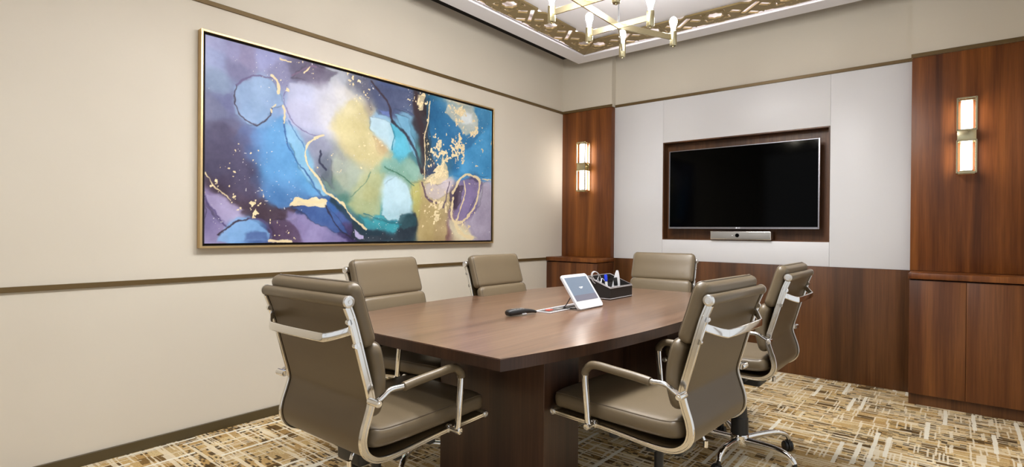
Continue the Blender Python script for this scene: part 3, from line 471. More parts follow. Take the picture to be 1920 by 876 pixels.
PW, PH = 2.31, 1.120
def vnoise(x, y, f, seed):
    rs = np.random.RandomState(seed); g = rs.rand(257, 257); X = x * f; Y = y * f; xi = np.floor(X).astype(int); yi = np.floor(Y).astype(int)
    u = X - xi; v = Y - yi; u = u * u * (3 - 2 * u); v = v * v * (3 - 2 * v); a = xi % 256; b = yi % 256; a1 = (a + 1) % 256; b1 = (b + 1) % 256
    return (g[a, b] * (1 - u) + g[a1, b] * u) * (1 - v) + (g[a, b1] * (1 - u) + g[a1, b1] * u) * v
def fbm(x, y, f, seed, o=4): 
    s = 0; a = .5
    for k in range(o): s = s + a * vnoise(x, y, f, seed + k); a *= .5; f *= 2.03
    return s / (1 - .5 ** o)
def painted_colours(nx, ny):
    X, Y = np.meshgrid(np.linspace(0, PW, nx), np.linspace(0, PH, ny), indexing='ij')
    wx = X + (fbm(X, Y, 5, 11) - .5) * .09 + (fbm(X, Y, 26, 31) - .5) * .02; wy = Y + (fbm(X, Y, 5, 21) - .5) * .09 + (fbm(X, Y, 26, 41) - .5) * .02
    sc = 1.0
    num = np.zeros((nx, ny, 3)); den = np.zeros((nx, ny))
    for px, py, r, g, b in INK_SPOTS:
        d2 = (wx - px) ** 2 + (wy - py) ** 2 + 2e-4; w = 1 / d2 ** 2.6
        num += w[..., None] * np.array([r, g, b]); den += w
    col = num / den[..., None]
    qx = X + (fbm(X, Y, 7, 161) - .5) * .07 + (fbm(X, Y, 40, 165, 3) - .5) * .014; qy = Y + (fbm(X, Y, 7, 171) - .5) * .07 + (fbm(X, Y, 40, 175, 3) - .5) * .014
    softmap = fbm(X, Y, 6, 181, 3)
    for c, soft, al, pl in INK_SHAPES:
        best = np.full((nx, ny), 9.); inside = np.zeros((nx, ny), bool)
        for (ax, ay), (bx, by) in zip(pl, pl[1:] + pl[:1]):
            dx, dy = bx - ax, by - ay; t = np.clip(((qx - ax) * dx + (qy - ay) * dy) / (dx * dx + dy * dy + 1e-9), 0, 1)
            best = np.minimum(best, np.hypot(qx - ax - t * dx, qy - ay - t * dy))
            inside ^= ((ay > qy) != (by > qy)) & (qx < (bx - ax) * (qy - ay) / (by - ay + 1e-12) + ax)
        sd = np.where(inside, best, -best); se = soft * (.5 + 5.5 * np.clip(softmap - .35, 0, 1)) if c[0] < 200 or soft > .004 else soft; a = np.clip(.5 + sd / (2 * se), 0, 1); a = (a * a * (3 - 2 * a) * al)[..., None]
        col = col * (1 - a) + np.array(c) * a
        if .004 < soft < .016 and c[0] < 200:      # pigment gathers along the rim of a wash
            rim = (np.exp(-(sd / .0045) ** 2) * np.clip(.62 - softmap, 0, .4) * 1.3)[..., None]; col = col * (1 - rim) + col * .45 * rim
    mott = (fbm(X, Y, 5, 51, 6) - .5)[..., None] * 60 + (fbm(X, Y, 60, 55, 3) - .5)[..., None] * 10
    col = col + mott
    g_ = col.mean(-1, keepdims=True); col = g_ + (col - g_) * .9
    lx = X + (fbm(X, Y, 9, 61) - .5) * .035 + (fbm(X, Y, 45, 65, 3) - .5) * .012; ly = Y + (fbm(X, Y, 9, 71) - .5) * .035 + (fbm(X, Y, 45, 75, 3) - .5) * .012
    for c, hw, pl in INK_VEINS:
        if len(pl) > 2: pl = [(v[0], v[1]) for v in smooth_path([(u, w, 0) for u, w in pl], 4)]
        best = np.full((nx, ny), 9.)
        for (ax, ay), (bx, by) in zip(pl, pl[1:]):
            dx, dy = bx - ax, by - ay; t = np.clip(((lx - ax) * dx + (ly - ay) * dy) / (dx * dx + dy * dy + 1e-9), 0, 1)
            best = np.minimum(best, np.hypot(lx - ax - t * dx, ly - ay - t * dy))
        gold = c[0] > 200
        hwv = hw * (.55 + .9 * fbm(X, Y, 14, 81, 2)) if not gold else hw * (.2 + 1.6 * fbm(X, Y, 26, 91, 3))
        soft = .0015 if gold else max(.003, hw * .45)
        a = np.clip((hwv + soft - best) / (2 * soft) , 0, 1)[..., None] * (.95 if gold else np.clip(.35 + 1.1 * softmap, 0, .9)[..., None])
        col = col * (1 - a) + np.array(c) * a
    n1 = fbm(X, Y, 26, 101, 4); n2 = fbm(X, Y, 70, 111, 2); nn = .6 * n1 + .4 * n2
    dens = np.zeros((nx, ny))
    for px, py, r, d in LEAF_AREAS:
        dens = np.maximum(dens, d * np.exp(-((X - px) ** 2 + (Y - py) ** 2) / (2 * (r * .62) ** 2)))
    thr = .74 - .34 * dens
    a = np.clip((nn - thr) / .012, 0, 1) * (dens > .02)
    a = a[..., None]; gcol = np.array([226, 209, 168]) + (vnoise(X, Y, 120, 121) - .5)[..., None] * 30
    col = col * (1 - a) + gcol * a
    sp = (vnoise(X, Y, 110, 131) > .955) & (fbm(X, Y, 5, 141) > .53); col[sp] = (214, 212, 214)
    return np.clip(col, 0, 255) / 255.0
def painting():
    r = thing('framed_painting', 'large blue, violet and gold abstract canvas in a thin gold frame', 'painting', (0, -2.295, 1.591))
    y0, y1, z0, z1 = -1.180, 1.180, -.585, .585; fw_ = .012
    bm = BM(); d = .042
    for a, b, c, e in ((y0, y0 + fw_, z0, z1), (y1 - fw_, y1, z0, z1), (y0 + fw_, y1 - fw_, z0, z0 + fw_), (y0 + fw_, y1 - fw_, z1 - fw_, z1)): box(bm, .001, d, a, b, c, e, .0012, 1)
    obj('frame', bm, m_gold, r)
    bm = BM(); box(bm, .001, .018, y0 + fw_, y1 - fw_, z0 + fw_, z1 - fw_); obj('shadow_liner', bm, m_gap, r, smooth=False)
    bm = BM(); box(bm, .018, .0315, -PW / 2, PW / 2, -PH / 2, PH / 2); obj('stretcher', bm, mat('canvas edge', rgb(120, 120, 160), .8), r, smooth=False)
    nx, ny = 880, 430
    X, Y = np.meshgrid(np.linspace(-PW / 2, PW / 2, nx), np.linspace(-PH / 2, PH / 2, ny), indexing='ij')
    co = np.stack([np.full_like(X, .032), X, Y], -1).reshape(-1, 3).astype(np.float32)
    i, j = np.meshgrid(np.arange(nx - 1), np.arange(ny - 1), indexing='ij'); v0 = (i * ny + j).ravel()
    q = np.stack([v0, v0 + ny, v0 + ny + 1, v0 + 1], -1).astype(np.int32)
    me = bpy.data.meshes.new('canvas'); me.vertices.add(len(co)); me.vertices.foreach_set('co', co.ravel())
    me.loops.add(q.size); me.loops.foreach_set('vertex_index', q.ravel()); me.polygons.add(len(q)); me.polygons.foreach_set('loop_start', np.arange(0, q.size, 4, dtype=np.int32))
    me.update(calc_edges=True); me.validate()
    col = painted_colours(nx, ny).reshape(-1, 3); linc = np.where(col <= .04045, col / 12.92, ((col + .055) / 1.055) ** 2.4)
    at = me.color_attributes.new('ink', 'FLOAT_COLOR', 'POINT'); at.data.foreach_set('color', np.concatenate([linc, np.ones((len(linc), 1))], 1).astype(np.float32).ravel())
    m = mat('alcohol ink canvas', (1, 1, 1, 1), .55, spec=.3); t = NT(m); a = t.n('ShaderNodeAttribute', attribute_name='ink'); t.l(a.outputs[0], t.p.inputs['Base Color'])
    me.materials.append(m); o = bpy.data.objects.new('canvas', me); C.objects.link(o); o.parent = r
painting()

# ------------------------------------------------------------------ television and conference bar
t_ = thing('television', 'black flat television with thin silver bezel in the walnut niche', 'television', (1.737, T + ND - .010, 1.496))
fy = .050 - t_.location.y
bm = BM(); box(bm, -.600, .600, fy + .004, fy + .030, -.345, .347, .004); box(bm, -.35, .35, fy + .03, fy + .06, -.25, .2, .01); obj('housing', bm, m_black, t_)
bm = BM(); box(bm, -.592, .592, fy + .001, fy + .004, -.334, .341); obj('screen', bm, m_blackgloss, t_, smooth=False)
bm = BM()
for a, b, c, e in ((-.602, -.594, -.351, .349), (.594, .604, -.351, .351), (-.594, .594, .344, .349), (-.594, .594, -.351, -.335)): box(bm, a, b, fy - .001, fy + .022, c, e, .001, 1)
obj('bezel', bm, m_silver, t_)
bm = BM(); box(bm, -.1, .1, fy + .06, 0, -.12, .12); obj('wall_mount', bm, m_black, t_, smooth=False)
text_mesh('logo', 'LG', .016, .0006, m_text, Matrix.Translation((.012, fy - .002, -.3425)) @ Matrix.Rotation(PI / 2, 4, 'X'), t_)
bm = BM(); lathe(bm, [(.0055, 0), (.0055, .001)], Matrix.Translation((-.008, fy - .0015, -.3425)) @ Matrix.Rotation(PI / 2, 4, 'X'), 16); obj('logo_disc', bm, m_text, t_)

t_ = thing('conference_bar', 'silver conference camera bar on the niche ledge under the television', 'conference camera', (1.7605, .060, NZ0 + .008))
bm = BM(); box(bm, -.243, .243, -.030, .045, .001, .072, .007, 3); obj('housing', bm, m_alu, t_)
bm = BM(); box(bm, -.235, .235, -.0325, -.0295, .008, .065, .001); obj('speaker_grille', bm, m_mesh, t_)
lm_ = Matrix.Translation((-.018, -.033, .037)) @ Matrix.Rotation(PI / 2, 4, 'X')
bm = BM(); lathe(bm, [(.016, -.002), (.016, .003), (.012, .005), (.011, .003), (.004, .002)], lm_, 24); obj('lens', bm, m_blackgloss, t_)
bm = BM(); lathe(bm, [(.003, 0), (.003, .002)], Matrix.Translation((-.058, -.032, .036)) @ Matrix.Rotation(PI / 2, 4, 'X'), 12); obj('status_light', bm, m_text, t_)

# ------------------------------------------------------------------ conference table
TX, TY = 1.637, -2.405
t_ = thing('conference_table', 'boat-shaped dark walnut conference table on two slab pedestals', 'conference table', (TX, TY, 0))
def boat(h0, h1, hy, n=24):
    """half widths at the ends and in the middle, half length; counter-clockwise outline"""
    out = [(h0 + (h1 - h0) * (1 - (2 * i / n - 1) ** 2), -hy + 2 * hy * i / n) for i in range(n + 1)]
    return out + [(-x, y) for x, y in reversed(out)]
bm = BM(); o_ = boat(.487, .625, 1.045)
A = [bm.verts.new((x, y, .702)) for x, y in o_]; B_ = [bm.verts.new((x, y, .740)) for x, y in o_]; k = len(o_)
bm.faces.new(A[::-1]); bm.faces.new(B_)
for j in range(k): bm.faces.new((A[j], A[(j + 1) % k], B_[(j + 1) % k], B_[j]))
es = [e for e in bm.edges if abs(e.verts[0].co.z - e.verts[1].co.z) < 1e-5]
bmesh.ops.bevel(bm, geom=es, offset=.0025, segments=2, affect='EDGES')
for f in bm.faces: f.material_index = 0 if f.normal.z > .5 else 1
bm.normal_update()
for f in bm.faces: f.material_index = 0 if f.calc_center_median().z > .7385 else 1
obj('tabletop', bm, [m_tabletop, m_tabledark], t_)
bm = BM(); o_ = boat(.38, .50, .93)
A = [bm.verts.new((x, y, .672)) for x, y in o_]; B_ = [bm.verts.new((x, y, .702)) for x, y in o_]; k = len(o_)
bm.faces.new(A[::-1]); bm.faces.new(B_)
for j in range(k): bm.faces.new((A[j], A[(j + 1) % k], B_[(j + 1) % k], B_[j]))
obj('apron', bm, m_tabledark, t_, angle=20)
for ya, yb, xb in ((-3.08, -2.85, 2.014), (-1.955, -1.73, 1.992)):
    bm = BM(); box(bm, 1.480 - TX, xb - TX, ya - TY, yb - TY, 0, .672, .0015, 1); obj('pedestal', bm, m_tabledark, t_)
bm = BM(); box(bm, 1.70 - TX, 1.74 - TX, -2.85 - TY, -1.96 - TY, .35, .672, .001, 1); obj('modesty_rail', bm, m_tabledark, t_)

# ------------------------------------------------------------------ things on the table
# power and cable plate let into the top
t_ = thing('power_plate', 'long white-rimmed cable plate set in the table top beside the tablet', 'power outlet plate', (1.680, -2.470, .7405), .02)
bm = BM()
for a, b, c, e in ((-.045, -.037, -.175, .175), (.037, .045, -.175, .175), (-.037, .037, -.175, -.167), (-.037, .037, .167, .175)): box(bm, a, b, c, e, 0, .003, .0008, 1)
obj('rim', bm, m_whiteplastic, t_)
bm = BM(); box(bm, -.037, .037, -.167, .167, 0, .0012); obj('cover', bm, m_silver, t_, smooth=False)
bm = BM(); box(bm, -.020, .004, -.120, -.086, .0012, .004, .001); obj('power_button', bm, m_red, t_)
for y in (-.04, .02, .08): bm = BM(); box(bm, -.018, .018, y - .018, y + .018, .0012, .0035, .001); obj('socket', bm, m_mesh, t_)

# touch tablet leaning on a wire stand, facing +x
t_ = thing('touch_tablet', 'white touch tablet on a wire stand in the middle of the table', 'tablet', (1.792, -2.385, .7415))
lean = math.atan2(.105, .150); TM = Matrix.Translation((0, 0, .006)) @ Matrix.Rotation(-lean, 4, 'Y') @ Matrix.Rotation(PI / 2, 4, 'Z') @ Matrix.Rotation(PI / 2, 4, 'X')
# tablet local: u to the right, v up, w towards the viewer
HT = .186
bm = BM(); prof = rrect(.226, HT, .012, 5)
A = [bm.verts.new((x, y + HT / 2, -.010)) for x, y in prof]; B_ = [bm.verts.new((x, y + HT / 2, 0)) for x, y in prof]; k = len(prof)
bm.faces.new(A[::-1]); bm.faces.new(B_)
for j in range(k): bm.faces.new((A[j], A[(j + 1) % k], B_[(j + 1) % k], B_[j]))
bmesh.ops.bevel(bm, geom=[e for e in bm.edges if abs(e.verts[0].co.z - e.verts[1].co.z) < 1e-6], offset=.002, segments=2, affect='EDGES')
bm.transform(TM); obj('body', bm, m_whiteplastic, t_)
bm = BM(); box(bm, -.098, .098, .042, .170, .0003, .0010); bm.transform(TM); scr = obj('screen', bm, m_screen, t_, smooth=False)
bm = BM(); box(bm, -.098, .098, .042, .072, .0010, .0013); bm.transform(TM); obj('screen_footer', bm, m_screen2, scr, smooth=False)
bm = BM(); box(bm, -.016, .016, .111, .114, .0010, .0014); box(bm, -.011, .009, .106, .108, .0010, .0014); bm.transform(TM); obj('screen_caption', bm, m_text, scr, smooth=False)
bm = BM()
for y in (-.085, .085):
    tube(bm, smooth_path([(-.055, y, .075), (-.090, y, .020), (-.105, y, .003), (-.060, y, .003), (-.010, y, .004)], 5), .0022, 8)
tube(bm, [(-.105, -.085, .003), (-.105, .085, .003)], .0022, 8)
obj('wire_stand', bm, m_black, t_)

# handset-like remote
t_ = thing('remote_control', 'small black remote control lying near the cable plate', 'remote control', (1.664, -2.768, .7405), -.22)
bm = BM()
pts = [(0, -.082, .014), (0, -.070, .016), (0, -.040, .017), (0, -.005, .018), (0, .030, .0165), (0, .060, .013), (0, .080, .008)]
sweep(bm, smooth_path(pts, 4), rrect(.040, .026, .011, 4), True, [min(1, .72 + .28 * math.sin(min(1, i / 5) * PI / 2)) * (1 - .60 * max(0, (i - 10) / 14)) for i in range(25)])
obj('shell', bm, m_black, t_)
bm = BM()
for i in range(4):
    for j in (-1, 0, 1): box(bm, j * .010 - .003, j * .010 + .003, -.05 + i * .016, -.043 + i * .016, .0275, .0305, .0008)
obj('button', bm, m_mesh, t_)
bm = BM(); box(bm, .0175, .0205, -.012, .012, .004, .010, .0008); obj('side_label', bm, m_whiteplastic, t_)

# desk organiser: open box, low at the front and high at the back
BX0, BX1, BY0, BY1 = 1.555, 1.700, -2.040, -1.785
t_ = thing('desk_organizer', 'black leatherette organizer box with white stitching at far end of the table', 'desk organizer', ((BX0 + BX1) / 2, (BY0 + BY1) / 2, .7405))
hx, hy = (BX1 - BX0) / 2, (BY1 - BY0) / 2; zl, zh = .068, .122; wt = .006
bm = BM()
def slab_x(bm, ya, yb):     # side wall following the slope
    v = [bm.verts.new(p) for p in ((-hx, ya, 0), (hx, ya, 0), (hx, ya, zl), (-hx, ya, zh), (-hx, yb, 0), (hx, yb, 0), (hx, yb, zl), (-hx, yb, zh))]
    for f in ((0, 1, 2, 3), (7, 6, 5, 4), (0, 4, 5, 1), (1, 5, 6, 2), (2, 6, 7, 3), (3, 7, 4, 0)): bm.faces.new([v[i] for i in f])
slab_x(bm, -hy, -hy + wt); slab_x(bm, hy - wt, hy)
box(bm, hx - wt, hx, -hy + wt, hy - wt, 0, zl); box(bm, -hx, -hx + wt, -hy + wt, hy - wt, 0, zh); box(bm, -hx + wt, hx - wt, -hy + wt, hy - wt, 0, .005)
obj('tray', bm, m_boxleather, t_, smooth=False)
bm = BM(); zm = lambda x: zl + (hx - x) / (2 * hx) * (zh - zl)
box(bm, -.004, 0, -hy + wt, hy - wt, .005, zm(0) - .012); box(bm, 0, hx - wt, -.01, -.006, .005, zl - .008); box(bm, -hx + wt, -.004, .04, .044, .005, zm(-.04) - .012)
obj('divider', bm, m_boxleather, t_, smooth=False)
bm = BM(); e = .0012; s_ = .0014
rim = [(hx + e, -hy - e, zl - .004), (hx + e, hy + e, zl - .004), (-hx - e, hy + e, zh - .004), (-hx - e, -hy - e, zh - .004)]
tube(bm, rim + [rim[0]], s_, 6)
r2_ = [(x * .97, y * .985, z + .005) for x, y, z in rim]; tube(bm, r2_ + [r2_[0]], s_ * .8, 6)
low = [(x, y, .006) for x, y, z in rim]; tube(bm, low + [low[0]], s_, 6)
obj('stitching', bm, m_stitch, t_)
# things standing in the organiser
t_ = thing('marker_pen', 'white marker pen with a blue cap standing in the black organizer', 'marker', (1.640, -1.965, .7465)); t_.rotation_euler = (0, -.10, 0)
bm = BM(); lathe(bm, [(.006, .001), (.0075, .004), (.0075, .092), (.0065, .094)], None, 16); obj('barrel', bm, m_whiteplastic, t_)
bm = BM(); lathe(bm, [(.0088, .088), (.0092, .092), (.0090, .120), (.0070, .125)], None, 16); obj('cap', bm, m_blue, t_)
t_ = thing('board_eraser', 'white tapering holder with a dark insert standing in the organizer', 'eraser', (1.658, -1.880, .7465), .25); t_.rotation_euler = (.10, .05, -1.0)
bm = BM(); sweep(bm, smooth_path([(0, -.012, .001), (0, -.006, .040), (0, .002, .085), (0, .008, .125), (0, .011, .146)], 4), rrect(.030, .064, .012, 4), True, [1.0 - .84 * (i / 16) ** 1.05 for i in range(17)])
obj('shell', bm, m_whiteplastic, t_)
bm = BM(); box(bm, .0080, .0150, -.016, .006, .064, .108, .002); obj('insert', bm, m_black, t_)
t_ = thing('charging_cable', 'looped white cable hanging over the side of the black organizer', 'cable', (1.600, -2.010, .80))
bm = BM(); pts = []
for i in range(61):
    a = i / 60 * 3.6 * PI; rr_ = .030 + .006 * math.sin(i * .31)
    pts.append((rr_ * .35 * math.cos(a) + i * .0004, -.035 + rr_ * 1.15 * math.cos(a + .4) + .0002 * i, .058 + rr_ * math.sin(a)))
tube(bm, smooth_path(pts, 2), .0022, 7)
tube(bm, smooth_path([pts[-1], (.02, .02, .05), (.03, .05, .02), (.03, .06, -.03), (.025, .05, -.0525)], 6), .0022, 7)
tube(bm, smooth_path([pts[0], (.0, -.015, .02), (.02, .0, -.01), (.03, .015, -.0525)], 6), .0022, 7)
obj('cord', bm, m_whiteplastic, t_)
bm = BM(); box(bm, .022, .038, .010, .020, -.053, -.030, .002); obj('plug', bm, m_whiteplastic, t_)
t_ = thing('ink_pen', 'slim black pen with white clip lying slanted in the organizer', 'pen', (1.600, -1.935, .7465)); t_.rotation_euler = (.45, -.15, 0)
bm = BM(); lathe(bm, [(.001, .004), (.004, .016), (.0045, .020), (.0045, .118), (.003, .121)], None, 12); obj('barrel', bm, m_black, t_)
bm = BM(); box(bm, .0045, .0062, -.002, .002, .080, .118, .0005); obj('clip', bm, m_whiteplastic, t_)

# ------------------------------------------------------------------ chandelier
ZC = 2.300
CHX, CY_ = 1.632, [-1.848, -2.238, -2.628, -3.018]
ch = thing('chandelier', 'linear champagne brass chandelier with exposed lit bulbs over the table', 'chandelier', (CHX, -2.433, ZC))
def bar_between(bm, a, b, w, h):
    a, b = Vector(a), Vector(b); d = b - a; ang = math.atan2(d.y, d.x)
    xbox(bm, Matrix.Translation((a + b) / 2) @ Matrix.Rotation(ang, 4, 'Z'), d.length, w, h, .0008, 1)
off = lambda y: y + 2.433
bm = BM(); bar_between(bm, (0, off(CY_[0]) - .001, 0), (0, off(CY_[-1]), 0), .008, .036); obj('spine', bm, m_brass, ch)
ends = []
for y in CY_:
    bm = BM(); bar_between(bm, (-.196, off(y), 0), (.196, off(y), 0), .008, .034); obj('arm', bm, m_brass, ch)
    ends += [(-.196, off(y)), (.196, off(y))]
for ys, sg in ((CY_[0], 1), (CY_[-1], -1)):
    for sx in (-1, 1):
        bm = BM(); e = (sx * .172, off(ys) + sg * .372); bar_between(bm, (0, off(ys), 0), (e[0], e[1], 0), .008, .034); obj('arm', bm, m_brass, ch); ends.append(e)
for x, y in ends:
    bm = BM(); Mx = Matrix.Translation((x, y, 0))
    lathe(bm, [(.004, -.060), (.007, -.057), (.007, -.053), (.006, -.052), (.019, -.0515), (.021, -.048), (.0215, .034), (.018, .035)], Mx, 24); s_ = obj('lamp_socket', bm, m_brass, ch)
    bm = BM(); lathe(bm, [(.0125, .034), (.013, .055), (.016, .068), (.0215, .085), (.0225, .100), (.019, .114), (.010, .123), (.001, .126)], Mx, 20); obj('bulb', bm, m_bulb, s_)
for y in (CY_[0], CY_[-1]):
    bm = BM(); tube(bm, [(0, off(y), .018), (0, off(y), ZF2 - ZC - .002)], .0035, 10); tube(bm, [(0, off(y), .018), (0, off(y), .05)], .0065, 12); obj('hanging_rod', bm, m_black, ch)
bm = BM(); box(bm, -.05, .05, -.75, .75, ZF2 - ZC - .022, ZF2 - ZC - .001, .003); obj('ceiling_canopy', bm, m_brass, ch)

# ------------------------------------------------------------------ office chairs (local: +y is the front)
RW = .212                                    # half distance between the side rails
PROF = [(-.262, .905), (-.246, .865), (-.231, .815), (-.214, .755), (-.200, .705), (-.186, .655), (-.182, .625), (-.192, .590), (-.204, .555), (-.209, .520), (-.198, .487), (-.168, .463), (-.125, .454), (-.06, .455), (.02, .461), (.12, .467), (.22, .469), (.292, .471)]
def off_path(path, d):
    P_ = [Vector((0, y, z)) for y, z in path]; out = []
    for i, p in enumerate(P_):
        t = (P_[min(i + 1, len(P_) - 1)] - P_[max(i - 1, 0)]).normalized(); n = Vector((0, -t.z, t.y))   # towards the sitter
        out.append((p.y + n.y * d, p.z + n.z * d))
    return out
def dense(path, k=4): return [(v[1], v[2]) for v in smooth_path([(0, y, z) for y, z in path], k)]
def pad(path, W_, th, rc, ex=5.0, n=28, puff=.15):
    """upholstered pad swept along a (y, z) path; W_ half width, th thickness, rc corner radius"""
    bm = BM(); P_ = dense(path, 6); L = [0]
    for a, b in zip(P_, P_[1:]): L.append(L[-1] + math.dist(a, b))
    tot = L[-1]; F = frames([(0, y, z) for y, z in P_]); rings = []
    st = [0, .0015, .004, .008, .014, .022, .032, .045] ; st = [s for s in st if s < tot / 2]; svals = sorted(set(st + [tot * i / 14 for i in range(1, 14) if st[-1] < tot * i / 14 < tot - st[-1]] + [tot - s for s in st]))
    def at(s):
        for i in range(len(L) - 1):
            if L[i + 1] >= s - 1e-9:
                f = (s - L[i]) / max(L[i + 1] - L[i], 1e-9); p = F[i][0].lerp(F[i + 1][0], f); b = F[i][2].lerp(F[i + 1][2], f).normalized(); return p, b
        return F[-1][0], F[-1][2]
    for s in svals:
        p, b = at(s); e = min(s, tot - s)
        wx = W_ - (rc - math.sqrt(max(0, rc * rc - (rc - e) ** 2)) if e < rc else 0)
        re = min(th * .42, .02); tz = th - 2 * (re - math.sqrt(max(0, re * re - (re - e) ** 2)) if e < re else 0)
        tz = max(tz, th * .1); ring_ = []
        for i in range(n):
            a = 2 * PI * i / n; ca, sa = math.cos(a), math.sin(a)
            u = math.copysign(abs(ca) ** (2 / (ex * 1.9)), ca) * wx; v = math.copysign(abs(sa) ** (2 / (ex * .72)), sa) * tz / 2
            v *= 1 + puff * (1 - (u / W_) ** 2) * min(1, e / .05)
            ring_.append(bm.verts.new(p + Vector((u, 0, 0)) - b * v))
        rings.append(ring_)
    for A, B_ in zip(rings, rings[1:]):
        for j in range(n): bm.faces.new((A[j], A[(j + 1) % n], B_[(j + 1) % n], B_[j]))
    bm.faces.new(rings[0][::-1]); bm.faces.new(rings[-1])
    # piping follows the front edge
    idx = 3; idx2 = n // 2 - 3
    loop = [r_[idx].co.copy() for r_ in rings] + [r_[idx2].co.copy() for r_ in reversed(rings)]
    idx, idx2 = n - 3, n // 2 + 3
    loopb = [r_[idx].co.copy() for r_ in rings] + [r_[idx2].co.copy() for r_ in reversed(rings)]
    return bm, loop, loopb

def make_chair():
    r = thing('office_chair', '', 'office chair')
    # side rails
    for sx in (-1, 1):
        bm = BM(); P_ = dense(PROF, 4); k = len(P_)
        sc = [(1.0 if i < k * .55 else 1.0 - .45 * min(1, (i - k * .55) / (k * .22))) for i in range(k)]
        F = frames([(sx * RW, y, z) for y, z in P_]); prof = [(-.006, -.0100), (-.0045, -.0113), (.0045, -.0113), (.006, -.0100), (.006, -.0055), (.0030, -.0040), (.0030, .0040), (.006, .0055), (.006, .0100), (.0045, .0113), (-.0045, .0113), (-.006, .0100), (-.006, .0055), (-.0030, .0040), (-.0030, -.0040), (-.006, -.0055)]; rings = []
        for (p, n_, b), s in zip(F, sc): rings.append([bm.verts.new(p + n_ * u + b * (v * s)) for u, v in prof])
        for A, B_ in zip(rings, rings[1:]):
            for j in range(len(prof)): bm.faces.new((A[j], A[(j + 1) % len(prof)], B_[(j + 1) % len(prof)], B_[j]))
        bm.faces.new(rings[0][::-1]); bm.faces.new(rings[-1])
        obj('side_rail', bm, m_alu, r)
    # leather sling between the rails
    bm = BM(); P_ = dense(PROF, 4); a = off_path(P_, -.004); b = off_path(P_, .006); poly = a + b[::-1]
    t = bmesh.new(); A = [t.verts.new((-RW + .008, y, z)) for y, z in poly]; B_ = [t.verts.new((RW - .008, y, z)) for y, z in poly]; k = len(poly); h = k // 2
    for j in range(k): t.faces.new((A[j], B_[j], B_[(j + 1) % k], A[(j + 1) % k]))
    for j in range(h - 1):
        t.faces.new((A[j], A[j + 1], A[k - 2 - j], A[k - 1 - j])); t.faces.new((B_[j + 1], B_[j], B_[k - 1 - j], B_[k - 2 - j]))
    join(bm, t); obj('sling', bm, m_leatherback, r)
    RY = lambda x, y, z: Matrix.Translation((x, y, z)) @ Matrix.Rotation(PI / 2, 4, 'Y')
    # rolls at the top of the back and the front of the seat
    for nm, y, z, rad, hw in (('top_roll', -.262, .918, .0162, RW + .004), ('front_roll', .300, .471, .0118, RW)):
        bm = BM(); lathe(bm, [(rad - .002, -hw), (rad, -hw + .003), (rad, hw - .003), (rad - .002, hw)], RY(0, y, z), 20); ro = obj(nm, bm, m_leather, r)
        for sx in (-1, 1):
            bm = BM(); lathe(bm, [(rad + .0005, 0), (rad + .001, .003), (rad - .001, .008), (rad * .62, .009), (rad * .58, .007), (rad * .30, .007), (rad * .26, .009), (.001, .009)], Matrix.Translation((sx * hw, y, z)) @ Matrix.Rotation(sx * PI / 2, 4, 'Y'), 24); obj('end_cap', bm, m_cap, ro)
    # pads
    def add_pad(nm, path, W_, th, rc, puff=.15):
        bm, lp, lb = pad(path, W_, th, rc, puff=puff); o = obj(nm, bm, m_leather, r, angle=60)
        bm = BM(); tube(bm, lp, .0022, 6, closed=True); obj('piping', bm, m_pipe, o)
    add_pad('upper_back_pad', [(-.242, .965), (-.227, .930), (-.212, .880), (-.197, .835), (-.180, .782)], .216, .052, .026)
    add_pad('lower_back_pad', [(-.170, .790), (-.160, .760), (-.149, .710), (-.146, .660), (-.156, .615), (-.168, .580)], .212, .050, .030)
    add_pad('seat_pad', [(-.176, .524), (-.130, .511), (-.05, .508), (.06, .509), (.18, .510), (.26, .512), (.312, .508)], .208, .064, .034, .10)
    # armrests
    ys, zs, ya, za, yt, zt, ws = -.196, .638, .122, .473, .126, .676, .253
    for sx in (-1, 1):
        bm = BM(); path = [(sx * ws, ys, zs), (sx * ws, ys + .022, zs + .012), (sx * ws, ys + .050, zs + .026), (sx * ws, -.09, .664), (sx * ws, .03, .673), (sx * ws, .085, .677), (sx * ws, yt - .012, zt - .003), (sx * ws, yt + .008, zt - .022), (sx * ws, yt + .010, .62), (sx * ws, yt + .003, .55), (sx * ws, ya, za)]
        ap = smooth_path(path, 5); sweep(bm, ap, circ(.0080, 14), True, [1.0 if q_.y < .10 else 1.3 for q_ in ap])
        lathe(bm, [(.0095, -.024), (.0105, -.018), (.0105, .018), (.0085, .020), (.005, .020), (.004, .022), (.001, .022)], Matrix.Translation((sx * (ws - .006), ys, zs)) @ Matrix.Rotation(sx * PI / 2, 4, 'Y'), 18)
        lathe(bm, [(.009, -.012), (.014, -.008), (.014, .002), (.0075, .004), (.0075, .034)], Matrix.Translation((sx * (RW), ya + .004, za - .004)) @ Matrix.Rotation(sx * PI / 2, 4, 'Y'), 16)
        lathe(bm, [(.0085, -.006), (.0115, -.004), (.0115, .012), (.009, .014), (.006, .014), (.001, .015)], Matrix.Translation((sx * (ws), ya, za)) @ Matrix.Rotation(sx * PI / 2, 4, 'Y'), 16)
        arm = obj('armrest', bm, m_chrome, r)
        bm = BM(); sl = smooth_path([(sx * ws, -.100, .6625), (sx * ws, -.05, .668), (sx * ws, .03, .6735), (sx * ws, .085, .6775), (sx * ws, yt - .012, zt - .003), (sx * ws, yt + .008, zt - .022), (sx * ws, yt + .011, .640)], 6)
        sweep(bm, sl, circ(.0132, 16)); obj('arm_sleeve', bm, m_leather, arm)
    # handle across the back
    bm = BM(); zt_, w_ = .8165, .143
